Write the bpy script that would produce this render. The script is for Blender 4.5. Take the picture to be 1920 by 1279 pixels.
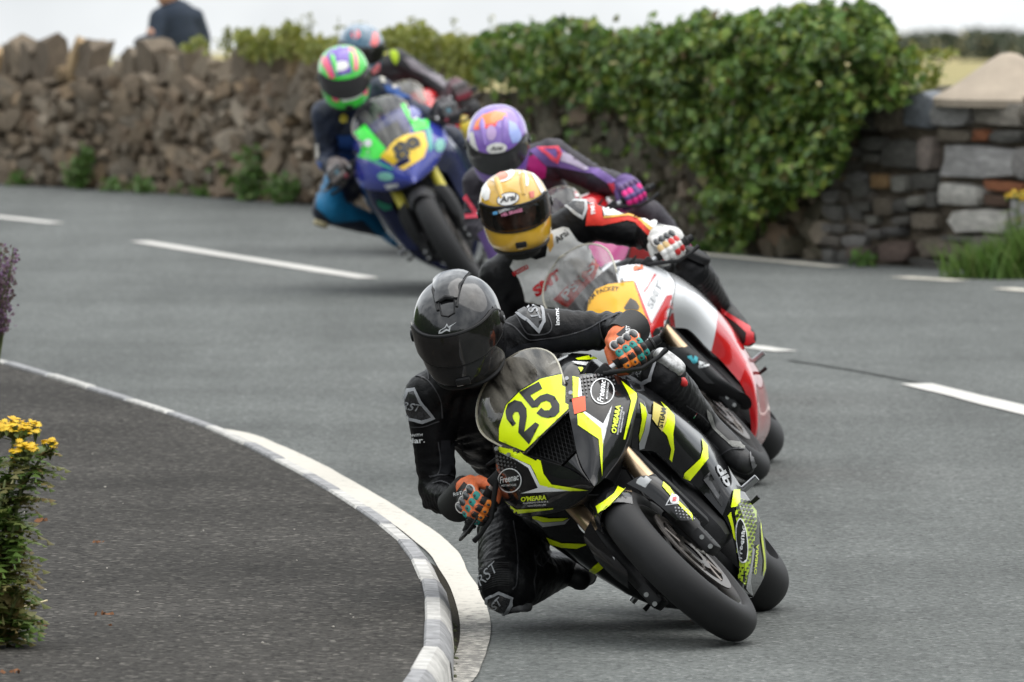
import bpy, bmesh, math, random
import numpy as np
from mathutils import Vector, Matrix, noise
from mathutils.bvhtree import BVHTree
from mathutils.geometry import delaunay_2d_cdt

for o in list(bpy.data.objects):
    bpy.data.objects.remove(o)
SC = bpy.context.scene
COL = SC.collection
R = math.radians
random.seed(7)
np.random.seed(7)

# ------------------------------------------------------------------ camera
# The road surface is z = 0; the camera looks up the road from 2.5 m above it.
FPX, CAMH, HORIZ = 20000.0, 2.5, -350.0
CX, CY = 960.0, 639.5
PITCH = math.atan((CY - HORIZ) / FPX)
cam = bpy.data.cameras.new('camera')
cam_o = bpy.data.objects.new('camera', cam)
COL.objects.link(cam_o)
cam.sensor_width = 36.0
cam.lens = FPX / 1920.0 * 36.0
cam.clip_start = 0.5
cam.clip_end = 5000
cam_o.location = (0, 0, CAMH)
cam_o.rotation_euler = (math.pi / 2 - PITCH, 0, 0)
cam.dof.use_dof = True
cam.dof.focus_distance = 33.5
cam.dof.aperture_fstop = 8.6
cam.dof.aperture_blades = 9
SC.camera = cam_o
SC.render.resolution_x, SC.render.resolution_y = 1024, 682

# ------------------------------------------------------------------ light
SUN_ELEV, SUN_ROT = R(68), R(75)      # behind cloud, to the right of the camera
w = bpy.data.worlds.new('World')
SC.world = w
w.use_nodes = True
nt = w.node_tree
nt.nodes.clear()
sky = nt.nodes.new('ShaderNodeTexSky')
sky.sky_type = 'NISHITA'
sky.sun_disc = False
sky.sun_elevation = SUN_ELEV
sky.sun_rotation = SUN_ROT
sky.dust_density = 3.0
bw = nt.nodes.new('ShaderNodeMix'); bw.data_type = 'RGBA'
scl = nt.nodes.new('ShaderNodeVectorMath'); scl.operation = 'SCALE'
scl.inputs['Scale'].default_value = 0.10
nt.links.new(sky.outputs[0], scl.inputs[0])
bw.inputs[0].default_value = 0.80            # four fifths of the sky is cloud
nt.links.new(scl.outputs[0], bw.inputs[6])
# broken cloud cover over the whole sky
gen = nt.nodes.new('ShaderNodeTexCoord')
cn_ = nt.nodes.new('ShaderNodeTexNoise')
cn_.inputs['Scale'].default_value = 3.2; cn_.inputs['Detail'].default_value = 7; cn_.inputs['Roughness'].default_value = .6
nt.links.new(gen.outputs['Generated'], cn_.inputs['Vector'])
crp = nt.nodes.new('ShaderNodeValToRGB')
crp.color_ramp.elements[0].position = .36; crp.color_ramp.elements[0].color = (.50, .53, .56, 1)
crp.color_ramp.elements[1].position = .66; crp.color_ramp.elements[1].color = (1.30, 1.33, 1.33, 1)
nt.links.new(cn_.outputs[0], crp.inputs[0])
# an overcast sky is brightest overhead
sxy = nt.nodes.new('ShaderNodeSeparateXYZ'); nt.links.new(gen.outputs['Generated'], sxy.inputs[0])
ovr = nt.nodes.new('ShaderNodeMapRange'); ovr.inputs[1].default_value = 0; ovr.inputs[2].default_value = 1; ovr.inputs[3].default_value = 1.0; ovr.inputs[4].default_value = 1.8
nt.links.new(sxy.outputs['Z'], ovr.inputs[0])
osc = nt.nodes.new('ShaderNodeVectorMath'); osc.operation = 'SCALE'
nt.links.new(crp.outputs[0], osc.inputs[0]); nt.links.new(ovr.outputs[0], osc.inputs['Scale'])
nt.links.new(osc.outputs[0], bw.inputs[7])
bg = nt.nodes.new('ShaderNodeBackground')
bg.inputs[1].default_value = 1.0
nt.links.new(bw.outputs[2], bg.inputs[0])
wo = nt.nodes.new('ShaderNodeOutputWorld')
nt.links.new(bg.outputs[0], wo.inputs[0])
sl = bpy.data.lights.new('sun', 'SUN')
sl.energy = 1.5
sl.angle = R(75)
sl.color = (1.0, 0.96, 0.9)
so = bpy.data.objects.new('sun', sl)
COL.objects.link(so)
_sd = Vector((math.sin(SUN_ROT) * math.cos(SUN_ELEV), math.cos(SUN_ROT) * math.cos(SUN_ELEV), math.sin(SUN_ELEV)))
so.rotation_euler = _sd.to_track_quat('Z', 'Y').to_euler()
SC.view_settings.view_transform = 'Standard'
SC.view_settings.look = 'None'
SC.view_settings.gamma = 1
SC.view_settings.use_curve_mapping = False
SC.view_settings.exposure = 0.42
SC.cycles.max_bounces = 8
SC.cycles.transparent_max_bounces = 12
SC.cycles.use_denoising = True

# ------------------------------------------------------------------ measuring
_cp, _sp = math.cos(PITCH), math.sin(PITCH)
CAMP = Vector((0, 0, CAMH))

def ray(px, py):
    a, b = (px - CX) / FPX, -(py - CY) / FPX
    return Vector((a, _cp + b * _sp, -_sp + b * _cp))

def P(px, py, Y):                       # the point at depth Y seen at a pixel of the photograph
    d = ray(px, py)
    return CAMP + d * (Y / d.y)

def G(px, py, z=0.0):                   # the point of the plane z seen at a pixel
    d = ray(px, py)
    return CAMP + d * ((z - CAMH) / d.z)

# ------------------------------------------------------------------ materials
def M(name, col, rough=.5, metal=0, coat=0, var=None, bump=None, spec=.5, col2=None, trans=0, alpha=1, ior=1.45, sheen=0):
    m = bpy.data.materials.new(name)
    m.use_nodes = True
    nt = m.node_tree
    b = nt.nodes['Principled BSDF']
    b.inputs['Base Color'].default_value = (*col, 1)
    b.inputs['Roughness'].default_value = rough
    b.inputs['Metallic'].default_value = metal
    b.inputs['Coat Weight'].default_value = coat
    b.inputs['Coat Roughness'].default_value = .05
    b.inputs['Specular IOR Level'].default_value = spec
    b.inputs['Transmission Weight'].default_value = trans
    b.inputs['Alpha'].default_value = alpha
    b.inputs['IOR'].default_value = ior
    b.inputs['Sheen Weight'].default_value = sheen
    if var or bump:
        tc = nt.nodes.new('ShaderNodeTexCoord')
    if var:
        n = nt.nodes.new('ShaderNodeTexNoise')
        n.inputs['Scale'].default_value = var[0]
        n.inputs['Detail'].default_value = 6
        n.inputs['Roughness'].default_value = .65
        nt.links.new(tc.outputs['Object'], n.inputs['Vector'])
        r = nt.nodes.new('ShaderNodeMapRange')
        r.inputs[1].default_value = .3
        r.inputs[2].default_value = .7
        nt.links.new(n.outputs[0], r.inputs[0])
        mx = nt.nodes.new('ShaderNodeMix'); mx.data_type = 'RGBA'
        nt.links.new(r.outputs[0], mx.inputs[0])
        c2 = col2 or tuple(min(1, c * (1 + var[1])) for c in col)
        c1 = col if col2 else tuple(c * (1 - var[1]) for c in col)
        mx.inputs[6].default_value = (*c1, 1)
        mx.inputs[7].default_value = (*c2, 1)
        nt.links.new(mx.outputs[2], b.inputs['Base Color'])
        rr = nt.nodes.new('ShaderNodeMapRange')
        rr.inputs[3].default_value = max(.02, rough - .08)
        rr.inputs[4].default_value = min(1, rough + .12)
        nt.links.new(n.outputs[0], rr.inputs[0])
        nt.links.new(rr.outputs[0], b.inputs['Roughness'])
    if bump:
        n2 = nt.nodes.new('ShaderNodeTexNoise')
        n2.inputs['Scale'].default_value = bump[0]
        n2.inputs['Detail'].default_value = 5
        nt.links.new(tc.outputs['Object'], n2.inputs['Vector'])
        bp = nt.nodes.new('ShaderNodeBump')
        bp.inputs['Strength'].default_value = bump[1]
        bp.inputs['Distance'].default_value = bump[2] if len(bump) > 2 else .01
        nt.links.new(n2.outputs[0], bp.inputs['Height'])
        nt.links.new(bp.outputs[0], b.inputs['Normal'])
    return m

_flat = {}
def paint(col, rough=.3, coat=.6):      # printed or painted colour
    k = (tuple(round(c, 3) for c in col), rough, coat)
    if k not in _flat:
        _flat[k] = M('paint', col, rough, coat=coat, var=(9, .08))
    return _flat[k]

def cloth(col, rough=.55):
    k = (tuple(round(c, 3) for c in col), rough, 'c')
    if k not in _flat:
        _flat[k] = M('leather', col, rough, var=(14, .18), bump=(260, .25, .002), spec=.4)
    return _flat[k]

# ------------------------------------------------------------------ objects
def tag(o, label=None, cat=None, group=None, kind=None):
    if label: o['label'] = label
    if cat: o['category'] = cat
    if group: o['group'] = group
    if kind: o['kind'] = kind
    return o

def thing(name, label, cat, mat4=None, group=None):
    o = bpy.data.objects.new(name, None)
    o.empty_display_size = .1
    COL.objects.link(o)
    if mat4 is not None:
        o.matrix_world = mat4
    return tag(o, label, cat, group)

def link_mesh(name, me, mat, parent=None):
    o = bpy.data.objects.new(name, me)
    COL.objects.link(o)
    if parent is not None:
        o.parent = parent
    if mat is not None and not me.materials:
        me.materials.append(mat)
    return o

def smooth_mesh(me, ang=40):
    me.polygons.foreach_set('use_smooth', [True] * len(me.polygons))
    if ang:
        me.set_sharp_from_angle(angle=R(ang))

class MB:
    def __init__(s):
        s.v, s.f = [], []
    def add(s, vs, fs):
        k = len(s.v)
        s.v += [tuple(v) for v in vs]
        s.f += [tuple(i + k for i in f) for f in fs]
        return s
    def box(s, c, size, rot=None, bev=0):
        c = Vector(c)
        rot = rot or Matrix.Identity(3)
        sx, sy, sz = [d / 2 for d in size]
        if not bev:
            vs = [c + rot @ Vector((x * sx, y * sy, z * sz)) for x in (-1, 1) for y in (-1, 1) for z in (-1, 1)]
            return s.add(vs, [(0, 1, 3, 2), (4, 6, 7, 5), (0, 4, 5, 1), (2, 3, 7, 6), (0, 2, 6, 4), (1, 5, 7, 3)])
        bm = bmesh.new()
        bmesh.ops.create_cube(bm, size=1)
        for v in bm.verts:
            v.co = Vector((v.co.x * sx * 2, v.co.y * sy * 2, v.co.z * sz * 2))
        bmesh.ops.bevel(bm, geom=bm.edges[:], offset=bev, segments=2, affect='EDGES', profile=.5)
        bm.verts.index_update()
        s.add([c + rot @ v.co for v in bm.verts], [[v.index for v in f.verts] for f in bm.faces])
        bm.free()
        return s
    def tube(s, pts, rad, seg=10, cap=True, flat=1.0, up=None):
        pts = [Vector(p) for p in pts]
        n = len(pts)
        rad = rad if isinstance(rad, (list, tuple)) else [rad] * n
        vs, fs = [], []
        ref = Vector(up) if up else None
        for i, p in enumerate(pts):
            t = (pts[min(i + 1, n - 1)] - pts[max(i - 1, 0)]).normalized()
            if ref is None:
                ref = Vector((0, 0, 1)) if abs(t.z) < .9 else Vector((1, 0, 0))
            a = t.cross(ref).normalized()
            b = a.cross(t).normalized()
            ref = b
            for k in range(seg):
                q = 2 * math.pi * k / seg
                vs.append(p + (a * math.cos(q) + b * math.sin(q) * flat) * rad[i])
        for i in range(n - 1):
            for k in range(seg):
                fs.append((i * seg + k, i * seg + (k + 1) % seg, (i + 1) * seg + (k + 1) % seg, (i + 1) * seg + k))
        if cap:
            fs.append(tuple(range(seg))[::-1])
            fs.append(tuple((n - 1) * seg + k for k in range(seg)))
        return s.add(vs, fs)
    def capsule(s, a, ra, b, rb, seg=14):
        a, b = Vector(a), Vector(b)
        t = (b - a)
        t = t.normalized() if t.length > 1e-6 else Vector((0, 0, 1))
        pts, rad = [], []
        for q in (85, 60, 35, 12):
            pts.append(a - t * ra * math.sin(R(q))); rad.append(ra * math.cos(R(q)))
        for q in (12, 35, 60, 85):
            pts.append(b + t * rb * math.sin(R(q))); rad.append(rb * math.cos(R(q)))
        return s.tube(pts, rad, seg)
    def ell(s, c, axes, seg=14, rings=9):
        c = Vector(c)
        X, Y, Z = [Vector(a) for a in axes]
        vs, fs = [c - Z], []
        for i in range(1, rings):
            q = -math.pi / 2 + math.pi * i / rings
            for k in range(seg):
                p = 2 * math.pi * k / seg
                vs.append(c + X * math.cos(q) * math.cos(p) + Y * math.cos(q) * math.sin(p) + Z * math.sin(q))
        vs.append(c + Z)
        for k in range(seg):
            fs.append((0, 1 + (k + 1) % seg, 1 + k))
            fs.append((len(vs) - 1, 1 + (rings - 2) * seg + k, 1 + (rings - 2) * seg + (k + 1) % seg))
        for i in range(rings - 2):
            for k in range(seg):
                fs.append((1 + i * seg + k, 1 + i * seg + (k + 1) % seg, 1 + (i + 1) * seg + (k + 1) % seg, 1 + (i + 1) * seg + k))
        return s.add(vs, fs)
    def lathe(s, prof, c, axis=(0, 1, 0), seg=48, a0=0, a1=360, ref=(1, 0, 0)):
        # prof: (radius, offset along the axis)
        c, ax = Vector(c), Vector(axis).normalized()
        e = Vector(ref); e = (e - ax * e.dot(ax)).normalized(); g = ax.cross(e)
        full = abs(a1 - a0) >= 359.9
        n = seg if full else seg + 1
        vs, fs = [], []
        for k in range(n):
            q = R(a0 + (a1 - a0) * k / seg)
            d = e * math.cos(q) + g * math.sin(q)
            vs += [c + d * r + ax * o for r, o in prof]
        m = len(prof)
        for k in range(seg):
            for j in range(m - 1):
                a, b = k * m + j, ((k + 1) % n) * m + j
                fs.append((a, b, b + 1, a + 1))
        return s.add(vs, fs)
    def shell(s, g, t=.004):
        g = np.asarray(g, float)
        m, n, _ = g.shape
        du = np.gradient(g, axis=0); dv = np.gradient(g, axis=1)
        nn = np.cross(du, dv); nn /= (np.linalg.norm(nn, axis=2, keepdims=True) + 1e-9)
        h = g - nn * t
        vs = list(g.reshape(-1, 3)) + list(h.reshape(-1, 3))
        fs, o = [], m * n
        for i in range(m - 1):
            for j in range(n - 1):
                a = i * n + j
                fs.append((a, a + n, a + n + 1, a + 1))
                fs.append((a + o, a + 1 + o, a + n + 1 + o, a + n + o))
        for i in range(m - 1):
            for a, b in ((i * n, (i + 1) * n), ((i + 1) * n + n - 1, i * n + n - 1)):
                fs.append((a, a + o, b + o, b))
        for j in range(n - 1):
            for a, b in ((j + 1, j), ((m - 1) * n + j, (m - 1) * n + j + 1)):
                fs.append((a, a + o, b + o, b))
        return s.add(vs, fs)
    def loft(s, secs, closed=True, cap=True):
        n = len(secs[0])
        vs = [p for sec in secs for p in sec]
        fs = []
        for i in range(len(secs) - 1):
            for k in range(n if closed else n - 1):
                fs.append((i * n + k, i * n + (k + 1) % n, (i + 1) * n + (k + 1) % n, (i + 1) * n + k))
        if cap and closed:
            fs.append(tuple(range(n))[::-1])
            fs.append(tuple((len(secs) - 1) * n + k for k in range(n)))
        return s.add(vs, fs)
    def mesh(s, name, ang=40):
        me = bpy.data.meshes.new(name)
        me.from_pydata([tuple(map(float, v)) for v in s.v], [], s.f)
        me.update()
        smooth_mesh(me, ang)
        return me
    def build(s, name, mat, parent=None, ang=40, label=None):
        o = link_mesh(name, s.mesh(name, ang), mat, parent)
        if label: o['label'] = label
        return o

def cr(p, n):                            # Catmull-Rom through rows of control points, along axis 0
    p = np.asarray(p, float)
    q = np.concatenate([2 * p[:1] - p[1:2], p, 2 * p[-1:] - p[-2:-1]])
    out = []
    for i in range(len(p) - 1):
        a, b, c, d = q[i], q[i + 1], q[i + 2], q[i + 3]
        for k in range(n):
            t = k / n
            out.append(.5 * (2 * b + (c - a) * t + (2 * a - 5 * b + 4 * c - d) * t * t + (3 * b - a - 3 * c + d) * t ** 3))
    out.append(p[-1])
    return np.array(out)

def net(ctrl, su=5, sv=5):
    g = cr(ctrl, su)
    return np.swapaxes(cr(np.swapaxes(g, 0, 1), sv), 0, 1)

def mir(g):
    g = np.array(g, float)
    g[..., 1] *= -1
    return g[::-1]

# solid skin over overlapping pieces: one continuous surface
def skin(mb, name, mat, parent, voxel=.012, smooth=6, wrinkle=0, wscale=14, label=None, ang=None):
    me = mb.mesh(name + '_raw', None)
    o = bpy.data.objects.new(name + '_raw', me)
    COL.objects.link(o)
    md = o.modifiers.new('r', 'REMESH')
    md.mode = 'VOXEL'
    md.voxel_size = voxel
    md.adaptivity = 0
    dg = bpy.context.evaluated_depsgraph_get()
    me2 = bpy.data.meshes.new_from_object(o.evaluated_get(dg))
    bpy.data.objects.remove(o)
    bpy.data.meshes.remove(me)
    me2.name = name
    n = len(me2.vertices)
    co = np.empty(n * 3); me2.vertices.foreach_get('co', co); co = co.reshape(-1, 3)
    ed = np.empty(len(me2.edges) * 2, int); me2.edges.foreach_get('vertices', ed); ed = ed.reshape(-1, 2)
    deg = np.zeros(n); np.add.at(deg, ed[:, 0], 1); np.add.at(deg, ed[:, 1], 1)
    for it in range(smooth):
        for lam in (.6, -.55):          # keeps the volume
            acc = np.zeros_like(co)
            np.add.at(acc, ed[:, 0], co[ed[:, 1]]); np.add.at(acc, ed[:, 1], co[ed[:, 0]])
            co = co + lam * (acc / deg[:, None] - co)
    me2.vertices.foreach_set('co', co.ravel()); me2.update()
    if wrinkle:
        nn = np.empty(n * 3); me2.vertices.foreach_get('normal', nn); nn = nn.reshape(-1, 3)
        d = np.array([noise.noise(Vector(c) * wscale) * .5 + .8 * (1 - 2 * abs(noise.noise(Vector((c[0] * 1.0, c[1] * 1.9, c[2] * 2.6)) * wscale * 1.3))) * .5 for c in co])
        co = co + nn * (d * wrinkle)[:, None]
        me2.vertices.foreach_set('co', co.ravel()); me2.update()
    smooth_mesh(me2, ang)
    me2.materials.clear()
    o = link_mesh(name, me2, mat, parent)
    if label: o['label'] = label
    return o

# ------------------------------------------------------------------ prints that lie on a surface
def wmat(o):
    return wmat(o.parent) @ o.matrix_basis if o.parent else o.matrix_basis.copy()

class Surf:
    def __init__(s, *objs):
        vs, fs = [], []
        for o in objs:
            k = len(vs)
            m = wmat(o)
            vs += [m @ v.co for v in o.data.vertices]
            fs += [tuple(i + k for i in p.vertices) for p in o.data.polygons]
        s.b = BVHTree.FromPolygons(vs, fs)
    def hit(s, px, py):
        d = ray(px, py).normalized()
        h = s.b.ray_cast(CAMP, d)
        if h[0] is None: return None
        n = h[1] if h[1].dot(d) < 0 else -h[1]
        return h[0], n

def inside(loops, x, y):
    c = False
    for lp in loops:
        j = len(lp) - 1
        for i in range(len(lp)):
            xi, yi = lp[i]; xj, yj = lp[j]
            if (yi > y) != (yj > y) and x < (xj - xi) * (y - yi) / (yj - yi + 1e-12) + xi:
                c = not c
            j = i
    return c

def dense(lp, step):
    out = []
    for i in range(len(lp)):
        a, b = lp[i], lp[(i + 1) % len(lp)]
        n = max(1, int(math.hypot(b[0] - a[0], b[1] - a[1]) / step))
        out += [(a[0] + (b[0] - a[0]) * k / n, a[1] + (b[1] - a[1]) * k / n) for k in range(n)]
    return out

def tri2d(loops, step):
    lps = [dense(l, step) for l in loops]
    vs, es = [], []
    for l in lps:
        k = len(vs)
        vs += [Vector(p) for p in l]
        es += [(k + i, k + (i + 1) % len(l)) for i in range(len(l))]
    xs = [p[0] for l in lps for p in l]; ys = [p[1] for l in lps for p in l]
    x = min(xs) + step * .5
    row = 0
    while x < max(xs):
        y = min(ys) + step * (.5 if row % 2 else 1)
        while y < max(ys):
            if inside(lps, x, y):
                vs.append(Vector((x, y)))
            y += step
        x += step; row += 1
    r = delaunay_2d_cdt(vs, es, [], 0, 1e-4)
    v2, f2 = r[0], r[2]
    fs = [f for f in f2 if inside(lps, sum(v2[i].x for i in f) / len(f), sum(v2[i].y for i in f) / len(f))]
    return v2, fs

def lay(name, mat, parent, surf, v2, fs, off, maxlen=.08, label=None, thick=0):
    inv = wmat(parent).inverted() if parent else Matrix.Identity(4)
    pts = []
    for v in v2:
        h = surf.hit(v.x, v.y)
        pts.append(None if h is None else h[0] + h[1] * off)
    ok = []
    for f in fs:
        if any(pts[i] is None for i in f): continue
        if max((pts[f[i]] - pts[f[i - 1]]).length for i in range(len(f))) > maxlen: continue
        ok.append(f)
    use = sorted({i for f in ok for i in f})
    if not use: return None
    ix = {i: k for k, i in enumerate(use)}
    me = bpy.data.meshes.new(name)
    me.from_pydata([inv @ pts[i] for i in use], [], [tuple(ix[i] for i in f) for f in ok])
    me.update()
    smooth_mesh(me, None)
    o = link_mesh(name, me, mat, parent)
    if label: o['label'] = label
    return o

def decal(name, mat, parent, surf, *loops, off=.003, step=6, maxlen=.13, label=None):
    v2, fs = tri2d([list(l) for l in loops], step)
    return lay(name, mat, parent, surf, v2, fs, off, maxlen, label)

def ring(cx, cy, rx, ry, rot=0, n=28):
    c, s_ = math.cos(R(rot)), math.sin(R(rot))
    return [(cx + rx * math.cos(a) * c - ry * math.sin(a) * s_, cy + rx * math.cos(a) * s_ + ry * math.sin(a) * c)
            for a in [2 * math.pi * k / n for k in range(n)]]

def text2d(txt, bold=0.0, shear=0.0):
    cu = bpy.data.curves.new('t', 'FONT')
    cu.body = txt
    cu.offset = bold
    cu.shear = shear
    cu.resolution_u = 3
    o = bpy.data.objects.new('t', cu)
    COL.objects.link(o)
    dg = bpy.context.evaluated_depsgraph_get()
    me = bpy.data.meshes.new_from_object(o.evaluated_get(dg))
    v = [(p.co.x, p.co.y) for p in me.vertices]
    f = [tuple(p.vertices) for p in me.polygons]
    bpy.data.objects.remove(o); bpy.data.curves.remove(cu); bpy.data.meshes.remove(me)
    return v, f

def text(name, mat, parent, surf, txt, p0, p1, h, up=None, bold=.01, shear=0, off=.004, label=None, arc=None):
    # baseline from pixel p0 to p1, capital height h pixels
    v, f = text2d(txt, bold, shear)
    if not v: return None
    x0, x1 = min(p[0] for p in v), max(p[0] for p in v)
    y0, y1 = 0, max(p[1] for p in v)
    bm = bmesh.new()
    vs = [bm.verts.new((p[0], p[1], 0)) for p in v]
    for q in f:
        try: bm.faces.new([vs[i] for i in q])
        except ValueError: pass
    bmesh.ops.triangulate(bm, faces=bm.faces[:])
    for _ in range(2):
        L = [e for e in bm.edges if e.calc_length() > .35]
        if L: bmesh.ops.subdivide_edges(bm, edges=L, cuts=1)
        bmesh.ops.triangulate(bm, faces=bm.faces[:])
    bm.verts.index_update()
    if arc:
        (cx, cy, rad, a0, a1) = arc
        def mp(x, y):
            t = (x - x0) / (x1 - x0)
            a = R(a0 + (a1 - a0) * t); r = rad + (y - y0) / (y1 - y0) * h
            return Vector((cx + r * math.cos(a), cy + r * math.sin(a)))
    else:
        ux = Vector((p1[0] - p0[0], p1[1] - p0[1])) / (x1 - x0)
        d = ux.normalized()
        uy = Vector(up).normalized() if up else Vector((d.y, -d.x))
        uy = uy * (h / (y1 - y0))
        def mp(x, y):
            return Vector(p0) + ux * (x - x0) + uy * (y - y0)
    v2 = [mp(q.co.x, q.co.y) for q in bm.verts]
    fs = [tuple(q.index for q in fc.verts) for fc in bm.faces]
    bm.free()
    return lay(name, mat, parent, surf, v2, fs, off, .06, label)
# ================================================================== ground, road, kerb
def rand_ramp(name, cols, rough=.9, bump=(30, .6, .02), island=False, noise_s=9, amt=.35):
    m = bpy.data.materials.new(name)
    m.use_nodes = True
    nt = m.node_tree
    b = nt.nodes['Principled BSDF']
    b.inputs['Roughness'].default_value = rough
    b.inputs['Specular IOR Level'].default_value = .3
    if island:
        g = nt.nodes.new('ShaderNodeNewGeometry'); src = g.outputs['Random Per Island']
    else:
        g = nt.nodes.new('ShaderNodeObjectInfo'); src = g.outputs['Random']
    rp = nt.nodes.new('ShaderNodeValToRGB')
    rp.color_ramp.interpolation = 'LINEAR'
    els = rp.color_ramp.elements
    els[0].color = (*cols[0], 1); els[1].color = (*cols[-1], 1)
    for i in range(1, len(cols) - 1):
        els.new(i / (len(cols) - 1)).color = (*cols[i], 1)
    nt.links.new(src, rp.inputs[0])
    tc = nt.nodes.new('ShaderNodeTexCoord')
    n = nt.nodes.new('ShaderNodeTexNoise')
    n.inputs['Scale'].default_value = noise_s
    n.inputs['Detail'].default_value = 8
    n.inputs['Roughness'].default_value = .7
    nt.links.new(tc.outputs['Object'], n.inputs['Vector'])
    mr = nt.nodes.new('ShaderNodeMapRange')
    mr.inputs[1].default_value = .3; mr.inputs[2].default_value = .7
    mr.inputs[3].default_value = 1 - amt; mr.inputs[4].default_value = 1 + amt
    nt.links.new(n.outputs[0], mr.inputs[0])
    sc = nt.nodes.new('ShaderNodeVectorMath'); sc.operation = 'SCALE'
    nt.links.new(rp.outputs[0], sc.inputs[0]); nt.links.new(mr.outputs[0], sc.inputs['Scale'])
    nt.links.new(sc.outputs[0], b.inputs['Base Color'])
    if bump:
        bp = nt.nodes.new('ShaderNodeBump')
        n2 = nt.nodes.new('ShaderNodeTexNoise')
        n2.inputs['Scale'].default_value = bump[0]; n2.inputs['Detail'].default_value = 6
        nt.links.new(tc.outputs['Object'], n2.inputs['Vector'])
        bp.inputs['Strength'].default_value = bump[1]; bp.inputs['Distance'].default_value = bump[2]
        nt.links.new(n2.outputs[0], bp.inputs['Height']); nt.links.new(bp.outputs[0], b.inputs['Normal'])
    return m

def asphalt(name, base, chip, dark, grain=70, stretch=1.0, mott=.12, rough=.75, chips=.5, streak=False, spec=.45):
    m = bpy.data.materials.new(name)
    m.use_nodes = True
    nt = m.node_tree
    b = nt.nodes['Principled BSDF']
    b.inputs['Specular IOR Level'].default_value = spec
    b.inputs['Roughness'].default_value = rough
    tc = nt.nodes.new('ShaderNodeTexCoord')
    v = nt.nodes.new('ShaderNodeTexVoronoi'); v.inputs['Scale'].default_value = grain
    nt.links.new(tc.outputs['Object'], v.inputs['Vector'])
    n = nt.nodes.new('ShaderNodeTexNoise'); n.inputs['Scale'].default_value = grain * .8; n.inputs['Detail'].default_value = 4
    nt.links.new(tc.outputs['Object'], n.inputs['Vector'])
    big = nt.nodes.new('ShaderNodeTexNoise'); big.inputs['Scale'].default_value = .7; big.inputs['Detail'].default_value = 6
    nt.links.new(tc.outputs['Object'], big.inputs['Vector'])
    sep = nt.nodes.new('ShaderNodeSeparateColor'); nt.links.new(v.outputs['Color'], sep.inputs[0])
    rp = nt.nodes.new('ShaderNodeValToRGB')
    e = rp.color_ramp.elements
    e[0].position = 0; e[0].color = (*dark, 1)
    e[1].position = 1; e[1].color = (*chip, 1)
    x = e.new(.35); x.color = (*base, 1)
    y = e.new(1 - .25 * chips); y.color = (*[c * 1.15 for c in base], 1)
    nt.links.new(sep.outputs[0], rp.inputs[0])
    mr = nt.nodes.new('ShaderNodeMapRange')
    mr.inputs[1].default_value = .3; mr.inputs[2].default_value = .7
    mr.inputs[3].default_value = 1 - mott; mr.inputs[4].default_value = 1 + mott
    nt.links.new(big.outputs[0], mr.inputs[0])
    if streak:                                   # polished wheel tracks along the lane
        mp = nt.nodes.new('ShaderNodeMapping'); mp.inputs['Rotation'].default_value = (0, 0, -.22); mp.inputs['Scale'].default_value = (1.7, .10, 1)
        bs = nt.nodes.new('ShaderNodeTexNoise'); bs.inputs['Scale'].default_value = 1.0; bs.inputs['Detail'].default_value = 5; bs.inputs['Roughness'].default_value = .6
        nt.links.new(tc.outputs['Object'], mp.inputs[0]); nt.links.new(mp.outputs[0], bs.inputs['Vector'])
        av = nt.nodes.new('ShaderNodeMath'); av.operation = 'ADD'; nt.links.new(big.outputs[0], av.inputs[0]); nt.links.new(bs.outputs[0], av.inputs[1])
        hv = nt.nodes.new('ShaderNodeMath'); hv.operation = 'MULTIPLY'; hv.inputs[1].default_value = .5; nt.links.new(av.outputs[0], hv.inputs[0])
        nt.links.new(hv.outputs[0], mr.inputs[0])
    mr2 = nt.nodes.new('ShaderNodeMapRange')
    mr2.inputs[1].default_value = .3; mr2.inputs[2].default_value = .7
    mr2.inputs[3].default_value = .75; mr2.inputs[4].default_value = 1.25
    nt.links.new(n.outputs[0], mr2.inputs[0])
    mu = nt.nodes.new('ShaderNodeMath'); mu.operation = 'MULTIPLY'
    nt.links.new(mr.outputs[0], mu.inputs[0]); nt.links.new(mr2.outputs[0], mu.inputs[1])
    sc = nt.nodes.new('ShaderNodeVectorMath'); sc.operation = 'SCALE'
    nt.links.new(rp.outputs[0], sc.inputs[0]); nt.links.new(mu.outputs[0], sc.inputs['Scale'])
    nt.links.new(sc.outputs[0], b.inputs['Base Color'])
    bp = nt.nodes.new('ShaderNodeBump'); bp.inputs['Strength'].default_value = .5; bp.inputs['Distance'].default_value = .006
    nt.links.new(v.outputs['Distance'], bp.inputs['Height']); nt.links.new(bp.outputs[0], b.inputs['Normal'])
    return m

M_ROAD = asphalt('road asphalt', (.101, .107, .103), (.185, .19, .183), (.057, .061, .059), 70, mott=.30, spec=.12, rough=.85, streak=True)
M_PAVE = asphalt('pavement asphalt', (.042, .0395, .036), (.135, .127, .113), (.014, .013, .012), 60, mott=.30, chips=.4, rough=.9, spec=.08)
M_WHITE = M('road paint', (.52, .505, .47), .6, var=(16, .12), bump=(120, .3, .003))

def sheet(name, pts, mat, kind='structure', parent=None, z=None):
    me = bpy.data.meshes.new(name)
    bm = bmesh.new()
    vs = [bm.verts.new(p) for p in pts]
    bm.faces.new(vs)
    bmesh.ops.triangulate(bm, faces=bm.faces[:])
    bm.to_mesh(me); bm.free()
    o = link_mesh(name, me, mat, parent)
    if kind: o['kind'] = kind
    return o

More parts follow.
